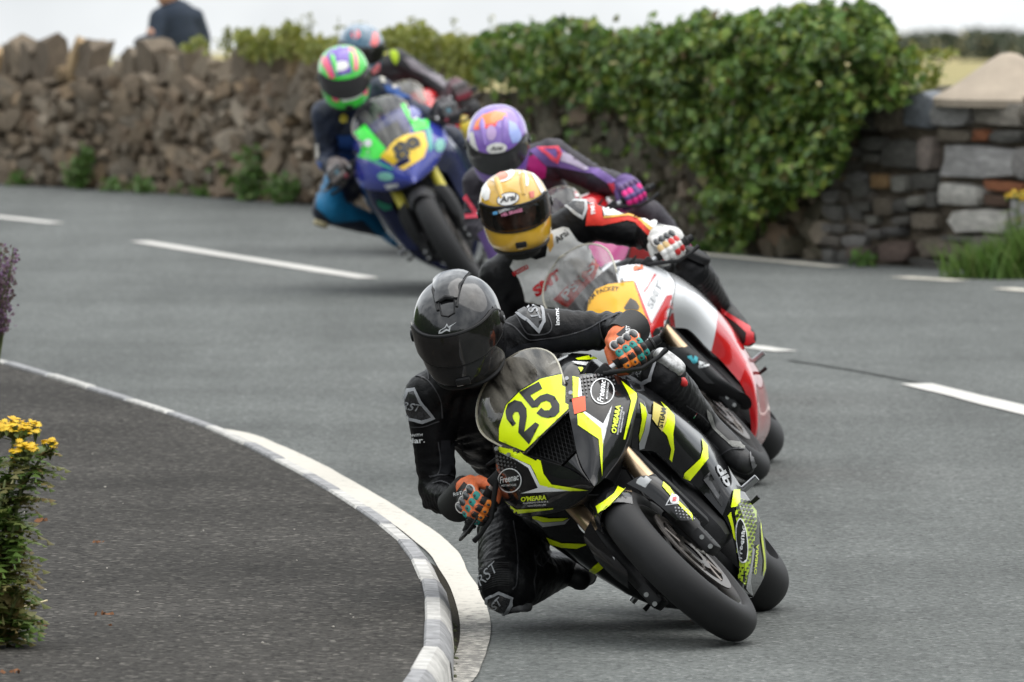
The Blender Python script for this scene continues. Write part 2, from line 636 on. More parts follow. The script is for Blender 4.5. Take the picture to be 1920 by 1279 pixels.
# terrain: one sheet that falls away behind the road's crest to the far fields
M_FIELD = M('field', (.16, .15, .06), .95, var=(.25, .35), col2=(.36, .29, .11))
WB = [(-700, 318), (-120, 338), (0, 345), (300, 362), (600, 386), (1300, 468), (1560, 492)]   # foot of the roadside wall
WP = [G(*p) for p in WB]
WP2 = WP + [G(1930, 512)]
def wall_y(x):
    if x <= WP2[0].x: return WP2[0].y
    for a, b in zip(WP2, WP2[1:]):
        if x <= b.x: return a.y + (b.y - a.y) * (x - a.x) / (b.x - a.x)
    return WP2[-1].y
def terrain():
    mb = MB()
    ds = [-95, -60, -30, -10, .05, .8, 2.5, 5, 9, 16, 30, 60, 90, 160, 240, 400, 540, 1100, 2400]
    zs = [-.06, -.06, -.06, -.06, -.06, -.16, -.36, -.42, -.48, -.6, -.8, -1.2, -1.7, -3.0, -4.6, -8.0, -10.5, -22, -48]
    xs = [-1500, -300, -60, -20, -8, -5, -3.5, -2.5, -1.2, 0, 1, 1.8, 2.8, 5, 12, 20, 60, 300, 1500]
    g = []
    for d, z in zip(ds, zs):
        tilt = .06 * max(0, min(1, (d - 5) / 100))
        g.append([(x, wall_y(x) + d, z + tilt * max(-400, min(0, x - 12))) for x in xs])
    n = len(xs)
    mb.add([p for r in g for p in r], [(i * n + j, i * n + j + 1, (i + 1) * n + j + 1, (i + 1) * n + j) for i in range(len(ds) - 1) for j in range(n - 1)])
    o = mb.build('ground', M_FIELD)
    tag(o, kind='structure')
terrain()

# kerb line: pavement-side edge of the kerb top, measured stone by stone
KPX = [(640, 1400), (705, 1335), (748, 1290), (771, 1258), (795, 1216), (797, 1167), (796, 1126), (788, 1087), (772, 1050), (746, 1015), (709, 984), (665, 953), (615, 921), (566, 892),
       (511, 863), (455, 834), (385, 802), (308, 775), (232, 751), (160, 729), (85, 706), (5, 682), (-75, 660), (-160, 638)]
KZ = .10
KP = [G(x, y, KZ) for x, y in KPX]
KP = [Vector(p) for p in cr([tuple(p) for p in ([KP[0] + (KP[0] - KP[1]) * 0] + KP[1:])], 1)]
def knorm(i, pts):
    t = (pts[min(i + 1, len(pts) - 1)] - pts[max(i - 1, 0)]).normalized()
    return Vector((t.y, -t.x, 0))         # towards the road
road = sheet('road', [(-60, -20, 0), (60, -20, 0), (60, WP2[-1].y + .1, 0)] + [(p.x, p.y + .1, 0) for p in WP2[::-1]] + [(-60, WP2[0].y + .1, 0)], M_ROAD)
tag(road, kind='structure')
pv = sheet('pavement', [tuple(p) for p in KP] + [(-9, KP[-1].y, KZ), (-9, 22, KZ), (KP[0].x - .8, 22, KZ)], M_PAVE)
M_KW = M('kerb white', (.44, .43, .41), .8, var=(13, .35), bump=(70, .5, .004), spec=.1)
M_KG = M('kerb grey', (.27, .27, .275), .85, var=(16, .38), bump=(70, .5, .004), spec=.1)
kerb = thing('kerb', 'kerb of alternating white and grey painted stones curving along the pavement edge', 'kerb', Matrix.Translation(KP[5]))
KW = {1258, 1167, 1087, 1015, 953, 892, 834, 775, 729, 682, 638}
def kerb_stone(i):
    mb = MB()
    a, b = KP[i], KP[i + 1]
    t = (b - a).normalized()
    na, nb = knorm(i, KP), knorm(i + 1, KP)
    a = a + t * .011; b = b - t * .011
    j = [random.uniform(-.004, .004) for _ in range(4)]
    secs = []
    prof = [(-.004, -.02), (0, .004), (.006, .010), (.045, .008), (.060, -.006), (.078, -.035), (.090, -.13)]
    for p, n, q in ((a, na, 0), (a + t * .02, na, 1), (b - t * .02, nb, 1), (b, nb, 0)):
        secs.append([p + n * (o + j[0]) + Vector((0, 0, h - (0 if q else .013) + j[1])) for o, h in prof])
    mb.loft(secs, closed=False, cap=False)
    o = mb.build('kerb_stone', M_KW if KPX[i][1] in KW else M_KG, kerb, 35)
    for v in o.data.vertices: v.co -= KP[5]
for i in range(1, len(KP) - 1):
    kerb_stone(i)
# gritty gutter joint at the foot of the kerb
M_GRIT = M('gutter grit', (.03, .027, .021), .95, var=(60, .5), bump=(120, .8, .01), spec=.05)
gp = [KP[i] + knorm(i, KP) * .066 for i in range(len(KP))]
gq = [KP[i] + knorm(i, KP) * (.135 + .012 * math.sin(i * 2.3)) for i in range(len(KP))]
mb = MB()
n = len(gp)
mb.add([(p.x, p.y, .004) for p in gp] + [(p.x, p.y, .004) for p in gq], [(i, i + 1, n + i + 1, n + i) for i in range(n - 1)])
tag(mb.build('gutter', M_GRIT), kind='structure')

# worn white edge line
def worn_paint():
    m = M('worn road paint', (.78, .74, .66), .75, bump=(110, .35, .003), spec=.1)
    nt = m.node_tree
    b = nt.nodes['Principled BSDF']
    tc = nt.nodes.new('ShaderNodeTexCoord')
    n = nt.nodes.new('ShaderNodeTexNoise'); n.inputs['Scale'].default_value = 26; n.inputs['Detail'].default_value = 9; n.inputs['Roughness'].default_value = .75
    n2 = nt.nodes.new('ShaderNodeTexNoise'); n2.inputs['Scale'].default_value = 1.1; n2.inputs['Detail'].default_value = 3
    nt.links.new(tc.outputs['Object'], n.inputs['Vector']); nt.links.new(tc.outputs['Object'], n2.inputs['Vector'])
    sx = nt.nodes.new('ShaderNodeSeparateXYZ'); nt.links.new(tc.outputs['Object'], sx.inputs[0])
    near = nt.nodes.new('ShaderNodeMapRange')       # tyres have worn the apex of the bend most
    near.inputs[1].default_value = 33.9; near.inputs[2].default_value = 32.6; near.inputs[3].default_value = 0; near.inputs[4].default_value = .20
    nt.links.new(sx.outputs['Y'], near.inputs[0])
    a = nt.nodes.new('ShaderNodeMath'); a.operation = 'ADD'
    nt.links.new(n.outputs[0], a.inputs[0]); nt.links.new(near.outputs[0], a.inputs[1])
    a2 = nt.nodes.new('ShaderNodeMath'); a2.operation = 'MULTIPLY_ADD'
    nt.links.new(n2.outputs[0], a2.inputs[0]); a2.inputs[1].default_value = .25; nt.links.new(a.outputs[0], a2.inputs[2])
    rp = nt.nodes.new('ShaderNodeValToRGB')
    e = rp.color_ramp.elements
    e[0].position = .70; e[0].color = (.50, .475, .425, 1)
    e[1].position = .86; e[1].color = (.15, .145, .135, 1)
    x = e.new(.5); x.color = (.53, .505, .45, 1)
    nt.links.new(a2.outputs[0], rp.inputs[0]); nt.links.new(rp.outputs[0], b.inputs['Base Color'])
    return m
M_WORN = worn_paint()
LIN = [(752, 1380), (824, 1279), (851, 1232), (862, 1196), (860, 1152), (844, 1101), (823, 1066), (806, 1039), (776, 1013), (739, 984), (684, 949), (640, 922), (580, 890), (510, 860), (465, 836), (430, 819), (390, 802)]
LOUT = [(800, 1380), (877, 1285), (895, 1264), (912, 1220), (920, 1184), (917, 1152), (901, 1107), (877, 1072), (862, 1039), (824, 1002), (782, 974), (714, 932), (658, 900), (600, 868), (530, 836), (470, 813), (394, 800)]
def strip(name, A, B, mat, z=.006, jag=0, sub=10, label=None, parent=None):
    a = cr([tuple(G(x, y, z)) for x, y in A], sub); b = cr([tuple(G(x, y, z)) for x, y in B], sub)
    if jag:
        for i in range(len(b)):
            d = a[i] - b[i]; d /= np.linalg.norm(d)
            b[i] += d * ((noise.noise(Vector((i * .11, 1, 2))) + .4 * noise.noise(Vector((i * .5, 1, 2)))) * jag)
            a[i] += d * (noise.noise(Vector((i * .15, 7, 2))) * jag * .5)
    n = len(a)
    mb = MB()
    top = [tuple(p) for p in a] + [tuple(p) for p in b]
    mb.add(top, [(i, i + 1, n + i + 1, n + i) for i in range(n - 1)])
    o = mb.build(name, mat, parent, None)
    o['kind'] = 'structure'
    return o
strip('road_edge_line', LIN, LOUT, M_WORN, jag=.010, sub=24)
def dash(a, b, wd, name='road_centre_marking'):
    # a, b: pixel ends of the dash's middle line; wd in metres
    p, q = G(*a, .005), G(*b, .005)
    t = (q - p).normalized(); n = Vector((t.y, -t.x, 0)) * wd / 2
    k = 12
    mb = MB()
    L = [p + (q - p) * i / k for i in range(k + 1)]
    mb.add([x + n * (1 + .12 * random.uniform(-1, 1)) for x in L] + [x - n * (1 + .12 * random.uniform(-1, 1)) for x in L], [(i, i + 1, k + 2 + i, k + 1 + i) for i in range(k)])
    o = mb.build(name, M_WHITE, None, None); o['kind'] = 'structure'
dash((262, 452), (690, 521), .13)
dash((-140, 391), (105, 418), .13)
dash((1345, 641), (1472, 658), .13)
dash((1720, 719), (2120, 818), .15)
M_CREAM = M('worn edge paint', (.52, .49, .42), .7, var=(6, .2))
def edge_dash(a, b, wd):
    global M_WHITE
    keep = M_WHITE; M_WHITE = M_CREAM
    dash(a, b, wd, 'road_edge_marking'); M_WHITE = keep
edge_dash((1290, 473), (1572, 500), .14)
edge_dash((1688, 519), (1800, 526), .14)
edge_dash((1878, 540), (2060, 556), .14)
M_SEAM = M('tar seam', (.078, .082, .079), .85, spec=.1)
keep_w = M_WHITE; M_WHITE = M_SEAM
dash((1478, 674), (1600, 693), .035, 'road_seam'); dash((1600, 693), (1722, 716), .03, 'road_seam')
M_WHITE = keep_w
# moss and grit tufts in the gutter
mb = MB()
for k in range(130):
    i = random.randrange(4, 12); f = random.random()
    p = KP[i].lerp(KP[i + 1], f) + knorm(i, KP) * random.uniform(.080, .100)
    r = random.uniform(.003, .009)
    mb.ell((p.x, p.y, r * .5), ((r, 0, 0), (0, r * 1.4, 0), (0, 0, r)), 5, 4)
o = mb.build('gutter_moss', M('gutter moss', (.05, .055, .025), .95, var=(50, .6))); tag(o, 'specks of moss and grit in the gutter along the kerb', 'moss', kind='stuff')
# litter on the pavement: leaves, a straw, pebbles
M_LEAF = M('dry leaf', (.16, .07, .03), .9, var=(40, .4))
M_PEB = M('pebble', (.45, .42, .37), .85, var=(40, .3))
for k, (x, y, s_) in enumerate([(195, 1154, .022), (180, 1018, .018), (75, 978, .026), (207, 1173, .010), (22, 1262, .022), (85, 1175, .010)]):
    p = G(x, y, KZ)
    mb = MB()
    for q in range(7):
        c = p + Vector((random.gauss(0, s_ * .6), random.gauss(0, s_ * .8), s_ * .18))
        t = Vector((random.gauss(0, 1), random.gauss(0, 1), random.gauss(0, .5))).normalized(); u = t.orthogonal().normalized()
        r = s_ * random.uniform(.3, .6)
        k0 = len(mb.v)
        mb.v += [tuple(c + t * r), tuple(c + u * r * .6 + Vector((0, 0, r * .3))), tuple(c - t * r), tuple(c - u * r * .6)]
        mb.f += [(k0, k0 + 1, k0 + 2), (k0, k0 + 2, k0 + 3)]
    tag(mb.build('dead_leaf', M_LEAF), ['brown clump of dead leaves low on the pavement, largest of the litter', 'small brown leaf scrap on the pavement beyond the clump', 'brown leaf litter beside the ragwort stem', 'tiny reddish leaf just below the brown clump', 'dark leaf litter in the bottom left corner of the pavement', 'little reddish scrap on pavement by the ragwort foot'][k], 'dead leaf', 'dead leaves on the pavement')
mb = MB()
for k in range(26):
    x, y = random.uniform(20, 700), random.uniform(800, 1279)
    if y < 690 + x * .45: continue
    p = G(x, y, KZ + .004); r = random.uniform(.0015, .004)
    mb.ell(p, ((r * 1.3, 0, 0), (0, r * 1.5, 0), (0, 0, r * .8)), 6, 4)
tag(mb.build('pavement_grit', M_PEB), 'pale grit and small pebbles scattered over the pavement', 'grit', kind='stuff')
mb = MB()
mb.tube([G(20, 1143, KZ + .01), G(55, 1135, KZ + .02), G(88, 1126, KZ + .012)], [.004, .005, .003], 6)
tag(mb.build('straw', M('straw', (.55, .47, .28), .8)), 'pale dry straw lying on the pavement beside the ragwort', 'straw')
# ================================================================== walls, hedge, plants, spectator
def stone_meshes(n, seed, rough=.16):
    out = []
    rs = random.Random(seed)
    for k in range(n):
        bm = bmesh.new()
        bmesh.ops.create_cube(bm, size=2)
        bmesh.ops.subdivide_edges(bm, edges=bm.edges[:], cuts=1, use_grid_fill=True)
        for v in bm.verts:
            c = v.co
            l = (abs(c.x) ** 5 + abs(c.y) ** 5 + abs(c.z) ** 5) ** .2
            v.co = c / l * .5
            v.co += Vector([rs.uniform(-rough, rough) * .5 for _ in range(3)])
        me = bpy.data.meshes.new('stone')
        bm.to_mesh(me); bm.free()
        smooth_mesh(me, 38)
        out.append(me)
    return out
ST = stone_meshes(18, 3, .24)
SQ = stone_meshes(10, 9, .13)
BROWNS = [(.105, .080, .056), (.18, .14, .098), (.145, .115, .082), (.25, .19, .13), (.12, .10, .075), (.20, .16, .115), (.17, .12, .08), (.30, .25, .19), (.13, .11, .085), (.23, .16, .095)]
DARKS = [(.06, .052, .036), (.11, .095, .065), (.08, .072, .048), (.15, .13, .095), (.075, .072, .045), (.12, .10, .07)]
GREYS = [(.10, .098, .09), (.17, .16, .145), (.13, .125, .115), (.22, .21, .20), (.11, .10, .085), (.16, .14, .12)]
M_ST = rand_ramp('brown rubble stone', BROWNS, noise_s=4)
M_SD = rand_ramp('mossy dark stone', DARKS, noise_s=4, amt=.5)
M_REST = rand_ramp('brown rubble stones', BROWNS, noise_s=4, island=True)
M_SG = rand_ramp('grey rubble stone', GREYS, noise_s=4)
M_MORT = M('earth and mortar', (.10, .08, .058), .95, var=(7, .5), bump=(22, .9, .04))
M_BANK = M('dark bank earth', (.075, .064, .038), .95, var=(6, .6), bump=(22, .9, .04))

def put_stone(mat, parent, loc, rot, size, k=None):
    me = random.choice(k or ST)
    key = (me.name, mat.name)
    if key not in put_stone.c:
        m2 = me.copy(); m2.materials.clear(); m2.materials.append(mat); m2.name = 'stone'
        put_stone.c[key] = m2
    o = bpy.data.objects.new('stone', put_stone.c[key])
    COL.objects.link(o)
    o.parent = parent
    o.location = loc; o.rotation_euler = rot; o.scale = size
    return o
put_stone.c = {}

class Path:
    def __init__(s, pts):
        s.p = [Vector((p.x, p.y, 0)) for p in pts]
        s.l = [0]
        for a, b in zip(s.p, s.p[1:]): s.l.append(s.l[-1] + (b - a).length)
        s.S = s.l[-1]
    def at(s, d):
        d = max(0, min(s.S - 1e-6, d))
        for i in range(len(s.p) - 1):
            if d <= s.l[i + 1]:
                t = (s.p[i + 1] - s.p[i]).normalized()
                return s.p[i] + t * (d - s.l[i]), t, Vector((t.y, -t.x, 0))
    def of_px(s, px):                    # distance along the path where a pixel column crosses it
        best = None
        for k in range(601):
            q = s.S * k / 600
            p = s.at(q)[0]
            x = CX + FPX * p.x / p.y
            if best is None or abs(x - px) < best[0]: best = (abs(x - px), q)
        return best[1]

def rubble(root, org, path, s0, s1, h0, h1, mat, ch=.105, cw=.165, depth=.16, cap=300):
    # irregular rubble: a strongly jittered lattice of tumbled stones bedded in the core
    cnt = 0
    nr = max(1, round(max(h0, h1) / ch))
    cells = []
    for r in range(nr):
        n = int((s1 - s0) / cw)
        for k in range(n + 1):
            cells.append((s0 + (k + .5 * (r % 2) + random.uniform(-.38, .38)) * cw, (r + .5 + random.uniform(-.36, .36)) * ch))
    random.shuffle(cells)
    rest = MB()
    for sd, z in cells:
        hmax = h0 + (h1 - h0) * (sd - s0) / (s1 - s0)
        if z > hmax or sd > s1: continue
        k = random.choice((.55, .75, .9, 1.0, 1.15, 1.5))
        p, t, n = path.at(sd)
        a_ = (p + n * random.uniform(-.075, -.03) + Vector((0, 0, max(z, .03))) - org,
              (random.uniform(-.22, .22), random.uniform(-.5, .5), math.atan2(t.y, t.x) + random.uniform(-.2, .2)),
              (cw * 1.12 * k * random.uniform(.8, 1.3), depth, ch * 1.15 * k * random.uniform(.8, 1.25)))
        if cnt < cap:
            put_stone(mat, root, *a_); cnt += 1
        else:
            me = random.choice(ST)
            from mathutils import Euler
            mt = Matrix.Translation(a_[0]) @ Euler(a_[1]).to_matrix().to_4x4() @ Matrix.Diagonal((*a_[2], 1))
            rest.add([mt @ v.co for v in me.vertices], [tuple(q.vertices) for q in me.polygons])
    if rest.v:
        o = rest.build('small_stones', M_REST, root, 38); o['kind'] = 'stuff'
    return cnt

PW = Path(WP)
sA, sB, sC, sD = PW.of_px(-260), PW.of_px(905), PW.of_px(1565), PW.of_px(600)
def core(name, root, org, path, s0, s1, h, mat, back=.45, inset=.05):
    mb = MB()
    n = 14
    secs = []
    for k in range(n + 1):
        p, t, nn = path.at(s0 + (s1 - s0) * k / n)
        hh = h[0] + (h[1] - h[0]) * k / n
        jit = random.uniform(-.03, .03)
        secs.append([p - nn * inset + Vector((0, 0, -.3)) - org, p - nn * inset + Vector((0, 0, hh * .6)) - org, p - nn * (inset + .05) + Vector((0, 0, hh + jit)) - org,
                     p - nn * back + Vector((0, 0, hh + jit)) - org, p - nn * back + Vector((0, 0, -.6)) - org])
    mb.loft(secs)
    return mb.build(name, mat, root, 50)

# roadside wall, left
o0 = PW.at(PW.of_px(330))[0]
wall = thing('stone_wall', 'low brown rubble wall with upright jagged cope stones behind the road on the left', 'wall', Matrix.Translation(o0))
core('wall_core', wall, o0, PW, sA, sB, (.70, .78), M_MORT)
c = rubble(wall, o0, PW, PW.of_px(-40), sB, .70, .80, M_ST, .085, .135, cap=225)
M_COPE = rand_ramp('cope stone', [(.115, .09, .066), (.38, .27, .15), (.15, .12, .09), (.22, .175, .125), (.12, .095, .07), (.28, .23, .17)], noise_s=5)
s = PW.of_px(-40)
k = 0
while s < PW.of_px(800):
    p, t, n = PW.at(s)
    wd = random.uniform(.10, .24); hh = random.choice((.12, .17, .22, .27, .31)) * random.uniform(.9, 1.1)
    base = .66 + .10 * (s - sA) / (sB - sA)
    o = put_stone(M_COPE, wall, p - n * .15 + Vector((0, 0, base + hh / 2)) - o0, (random.uniform(-.2, .2), random.uniform(-.45, .45), math.atan2(t.y, t.x) + random.uniform(-.3, .3)), (wd, .24, hh))
    s += wd * .92 + random.uniform(0, .03)

# dark stone-faced bank below the ivy
o1 = PW.at(PW.of_px(1200))[0]
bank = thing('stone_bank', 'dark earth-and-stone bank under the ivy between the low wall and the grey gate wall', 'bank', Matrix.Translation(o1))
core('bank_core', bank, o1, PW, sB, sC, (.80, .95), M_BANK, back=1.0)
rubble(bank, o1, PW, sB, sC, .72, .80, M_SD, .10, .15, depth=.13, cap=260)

# grey wall and gate pillar on the right
PR = Path([G(1560, 492), G(1760, 503), G(2060, 518)])
o2 = PR.at(.3)[0]
gw = thing('stone_wall', 'grey rubble wall stepping up beside the ivy, ending at the cone-capped pillar', 'wall', Matrix.Translation(o2))
o3 = PR.at(1.0)[0]
gp_ = thing('gate_pillar', 'stone gate pillar of large squared grey blocks under a tan conical cap', 'gate pillar', Matrix.Translation(o3))
def px_on(path, px, py, out=0):          # the point of a wall's face seen at a pixel
    q = path.of_px(px)
    p, t, n = path.at(q)
    return P(px, py, p.y) + n * out, t, n
def face_core(name, root, org, path, outline, mat, inset, depth):
    mb = MB()
    n = len(outline)
    f = [px_on(path, x, y, -inset)[0] - org for x, y in outline]
    nn = path.at(path.S * .4)[2]
    b = [p - nn * depth for p in f]
    mb.add(f + b, [tuple(range(n)), tuple(range(n, 2 * n))[::-1]] + [(i, i + n, (i + 1) % n + n, (i + 1) % n) for i in range(n)])
    return mb.build(name, mat, root, 30)
face_core('wall_core', gw, o2, PR, [(1545, 515), (1545, 300), (1575, 262), (1625, 218), (1690, 192), (1758, 184), (1758, 520)], M_MORT, .05, .5)
face_core('pillar_core', gp_, o3, PR, [(1757, 520), (1757, 186), (1850, 182), (2045, 182), (2045, 530)], M_MORT, .03, .75)
Zs = 1 / 2.665
def stone_box(root, org, x0, y0, x1, y1, col=None, out=.0, dep=.22):
    a, t, n = px_on(PR, (x0 + x1) / 2, (y0 + y1) / 2, out - dep * .35)
    s_ = FPX / a.y
    ct = abs(t.x)
    mat = M_SG if col is None else stone_box.m.setdefault(col, M('stone tone', col, .85, var=(6, .38), bump=(26, .8, .02)))
    put_stone(mat, root, a - org, (random.uniform(-.05, .05), random.uniform(-.05, .05), math.atan2(t.y, t.x) + random.uniform(-.05, .05)), ((x1 - x0) / s_ / ct * 1.0, dep, (y1 - y0) / s_ * 1.0), SQ)
stone_box.m = {}
LG, WG, OC, RD, BR, DG, PK, BL = (.30, .29, .28), (.46, .44, .40), (.34, .21, .10), (.27, .10, .045), (.15, .125, .095), (.095, .09, .08), (.22, .18, .155), (.20, .215, .24)
BIG = [(430, 560, 850, 740, LG), (400, 345, 600, 470, LG), (600, 330, 870, 472, (.25, .225, .19)), (262, 290, 398, 490, BL), (125, 312, 262, 505, BR), (40, 385, 128, 505, DG),
       (420, 482, 608, 552, BR), (605, 482, 700, 548, RD), (700, 482, 860, 552, DG), (340, 520, 412, 692, PK), (160, 530, 338, 690, DG), (50, 522, 158, 600, (.14, .135, .12)), (55, 604, 152, 660, (.16, .15, .13)),
       (430, 750, 662, 872, WG), (664, 742, 880, 802, RD), (666, 808, 800, 872, (.10, .06, .04)), (490, 880, 800, 1010, WG), (95, 705, 193, 790, OC), (195, 715, 277, 806, (.25, .24, .21)),
       (280, 695, 425, 790, DG), (8, 740, 92, 830, (.16, .155, .14)), (105, 812, 212, 922, BR), (290, 812, 372, 872, (.23, .22, .19)), (373, 790, 428, 880, DG), (310, 900, 442, 992, BR), (200, 912, 302, 962, (.14, .13, .115)),
       (65, 910, 125, 962, (.21, .20, .17)), (78, 985, 162, 1040, (.17, .16, .15)), (178, 970, 262, 1022, (.12, .115, .11)), (330, 1020, 575, 1132, BR), (130, 1042, 292, 1152, (.12, .085, .07)), (-10, 1062, 112, 1142, (.11, .085, .07)),
       (215, 825, 288, 905, DG), (10, 850, 100, 905, (.12, .115, .1)), (450, 1015, 640, 1060, DG), (300, 1135, 520, 1180, DG), (580, 1015, 780, 1120, (.13, .12, .1)), (810, 560, 960, 740, (.2, .19, .18)), (805, 810, 980, 1010, LG), (880, 330, 1150, 480, LG), (960, 560, 1170, 750, DG), (980, 760, 1170, 900, BR), (960, 910, 1170, 1080, LG)]
for (a, b, c_, d, col) in BIG:
    x0, y0, x1, y1 = 1600 + a * Zs, 60 + b * Zs, 1600 + c_ * Zs, 60 + d * Zs
    pil = (x0 + x1) / 2 > 1757
    stone_box(gp_ if pil else gw, o3 if pil else o2, x0 + .6, y0 + .6, x1 - .6, y1 - .6, col, out=.02 if pil else random.uniform(-.01, .03))
random.seed(21)
y = 275
while y < 505:                            # small stones between the ivy and the listed ones
    x = 1545
    hh = random.uniform(18, 34)
    while x < 1604:
        ww = random.uniform(18, 44)
        if y > 300 - (x - 1545) * .8: stone_box(gw, o2, x, y, x + ww, y + hh, None, random.uniform(-.02, .02))
        x += ww + 2
    y += hh + 2
mb = MB()
_f = px_on(PR, 1892, 180)[0]
cc = P(1892, 181, _f.y + .36)
s_ = FPX / cc.y
prof = [(.41, -.05), (.42, -.01), (.41, .0), (.33, .045), (.25, .098), (.17, .155), (.10, .205), (.045, .235), (.0, .242)]
mb.lathe([(r, z) for r, z in prof], cc - o3, (0, 0, 1), 40)
mb.build('conical_cap', M('rendered cap', (.36, .30, .235), .9, var=(5, .15), bump=(40, .4, .01)), gp_, 30)

# ---------------------------------------------------------------- foliage
def leaf_mat(name, cols, rough=.5, trans=.25, amt=.25):
    m = rand_ramp(name, cols, rough, None, island=True, noise_s=1.4, amt=amt)
    nt = m.node_tree
    b = nt.nodes['Principled BSDF']
    b.inputs['Specular IOR Level'].default_value = .45
    tr = nt.nodes.new('ShaderNodeBsdfTranslucent')
    src = b.inputs['Base Color'].links[0].from_socket
    nt.links.new(src, tr.inputs[0])
    mx = nt.nodes.new('ShaderNodeMixShader'); mx.inputs[0].default_value = trans
    out = [n for n in nt.nodes if n.type == 'OUTPUT_MATERIAL'][0]
    nt.links.new(b.outputs[0], mx.inputs[1]); nt.links.new(tr.outputs[0], mx.inputs[2]); nt.links.new(mx.outputs[0], out.inputs[0])
    return m
M_IVY = leaf_mat('ivy leaf', [(.045, .09, .018), (.075, .155, .026), (.15, .25, .04), (.055, .12, .024), (.23, .32, .05), (.035, .07, .018), (.10, .20, .032), (.26, .30, .055), (.075, .145, .024), (.17, .12, .045)])
M_OLIVE = leaf_mat('scrub leaf', [(.17, .20, .035), (.26, .28, .05), (.12, .155, .03), (.33, .32, .07), (.21, .25, .045)], trans=.35)
M_GRASS = leaf_mat('grass blade', [(.08, .16, .03), (.13, .22, .045), (.10, .18, .035), (.18, .24, .07)], trans=.35)
M_WOOD = M('twig', (.10, .075, .05), .9, var=(20, .3))

def leaf(mb, p, nrm, size, asp=.75, fold=.25):
    nrm = nrm.normalized()
    r = Vector((random.gauss(0, 1), random.gauss(0, 1), random.gauss(-.4, 1)))
    t = (r - nrm * r.dot(nrm)).normalized()
    b = nrm.cross(t)
    k = len(mb.v)
    s = size
    mb.v += [tuple(p - t * s * .5), tuple(p + b * s * asp * .5 - t * s * .1 + nrm * s * fold * .4), tuple(p + t * s * .55), tuple(p - b * s * asp * .5 - t * s * .1 + nrm * s * fold * .4)]
    mb.f += [(k, k + 1, k + 2), (k, k + 2, k + 3)]

def rnd_dir(bias=Vector((0, -.8, .5))):
    return (Vector((random.gauss(0, 1), random.gauss(0, 1), random.gauss(0, 1))).normalized() * .9 + bias).normalized()

def foliage_px(name, root, org, outline, n, size, mat, bulge, back, path=PW, rag=16, gaps=.0, gs=5.0, forward=0):
    mb = MB()
    xs = [p[0] for p in outline]; ys = [p[1] for p in outline]
    cnt = 0
    tries = 0
    while cnt < n and tries < n * 12:
        tries += 1
        x = random.uniform(min(xs) - rag, max(xs) + rag); y = random.uniform(min(ys) - rag, max(ys) + rag)
        jx = noise.noise(Vector((x * .03, y * .03, 1))) * rag + random.gauss(0, rag * .22)
        jy = noise.noise(Vector((x * .03, y * .03, 9))) * rag + random.gauss(0, rag * .22)
        if not inside([outline], x + jx, y + jy): continue
        nz = noise.noise(Vector((x * .018, y * .018, 4)))
        nz2 = noise.noise(Vector((x * .055, y * .055, 8)))
        if nz2 < -.5 + gaps: continue
        q = path.of_px(x) if False else fast_s(path, x)
        p, t, nn = path.at(q)
        # thickness tapers towards the outline
        e = min(abs(x - min(xs)), abs(max(xs) - x), y - min(ys) + 8) / 60
        th = bulge * (.35 + .65 * min(1, e)) * (1 + .7 * nz + .5 * nz2)
        dep = (th - random.random() ** 2 * (th + back)) if random.random() < .75 else random.uniform(-back, th)
        pos = P(x, y, p.y - dep * 1.5)
        leaf(mb, pos - org, rnd_dir(nn * .7 + Vector((0, 0, .55))), size * random.choice((.5, .7, .9, 1.0, 1.2, 1.45)))
        cnt += 1
    o = mb.build(name, mat, root, None)
    o['kind'] = 'stuff'
    return o
_fs = {}
def fast_s(path, x):
    k = (id(path), int(x) // 4)
    if k not in _fs: _fs[k] = path.of_px(x)
    return _fs[k]

random.seed(5)
PALL = Path(WP + [PR.at(.05)[0], PR.at(.6)[0]])
oh = PALL.at(PALL.of_px(1300))[0]
ivy = thing('ivy_hedge', 'dense dark green ivy mound tumbling over the bank beside the grey wall', 'hedge', Matrix.Translation(oh))
IV = [(893, 85), (915, 64), (990, 50), (1040, 44), (1120, 52), (1200, 52), (1260, 44), (1330, 34), (1440, 26), (1560, 18), (1640, 30), (1685, 62), (1700, 120), (1712, 180), (1650, 205), (1600, 235), (1588, 268), (1575, 320),
      (1530, 350), (1480, 370), (1450, 400), (1380, 415), (1335, 400), (1325, 350), (1310, 310), (1270, 285), (1220, 255), (1180, 215), (1110, 195), (1030, 176), (965, 160), (902, 150)]
foliage_px('foliage', ivy, oh, IV, 27000, .060, M_IVY, .36, .5, PALL, rag=26, gaps=.14)
TR = [(1320, 400), (1330, 330), (1460, 370), (1440, 430), (1390, 460), (1345, 470)]
foliage_px('trailing_leaves', ivy, oh, TR, 700, .055, M_IVY, .14, .0, PALL, rag=30, gaps=.35)
foliage_px('trailing_leaves', ivy, oh, [(905, 150), (1180, 210), (1290, 300), (1330, 420), (1250, 400), (1100, 330), (980, 300), (910, 260)], 170, .05, M_IVY, .12, .0, PALL, rag=26, gaps=.55)
for k in range(9):
    mb = MB()
    x = random.uniform(950, 1650)
    a = px_on(PALL, x, 300)[0]; b = px_on(PALL, x + random.uniform(-40, 40), 120, .1)[0]
    mb.tube([a - oh, (a + b) / 2 + Vector((.05, 0, .02)) - oh, b - oh], [.018, .013, .006], 6)
    mb.build('stem', M_WOOD, ivy)
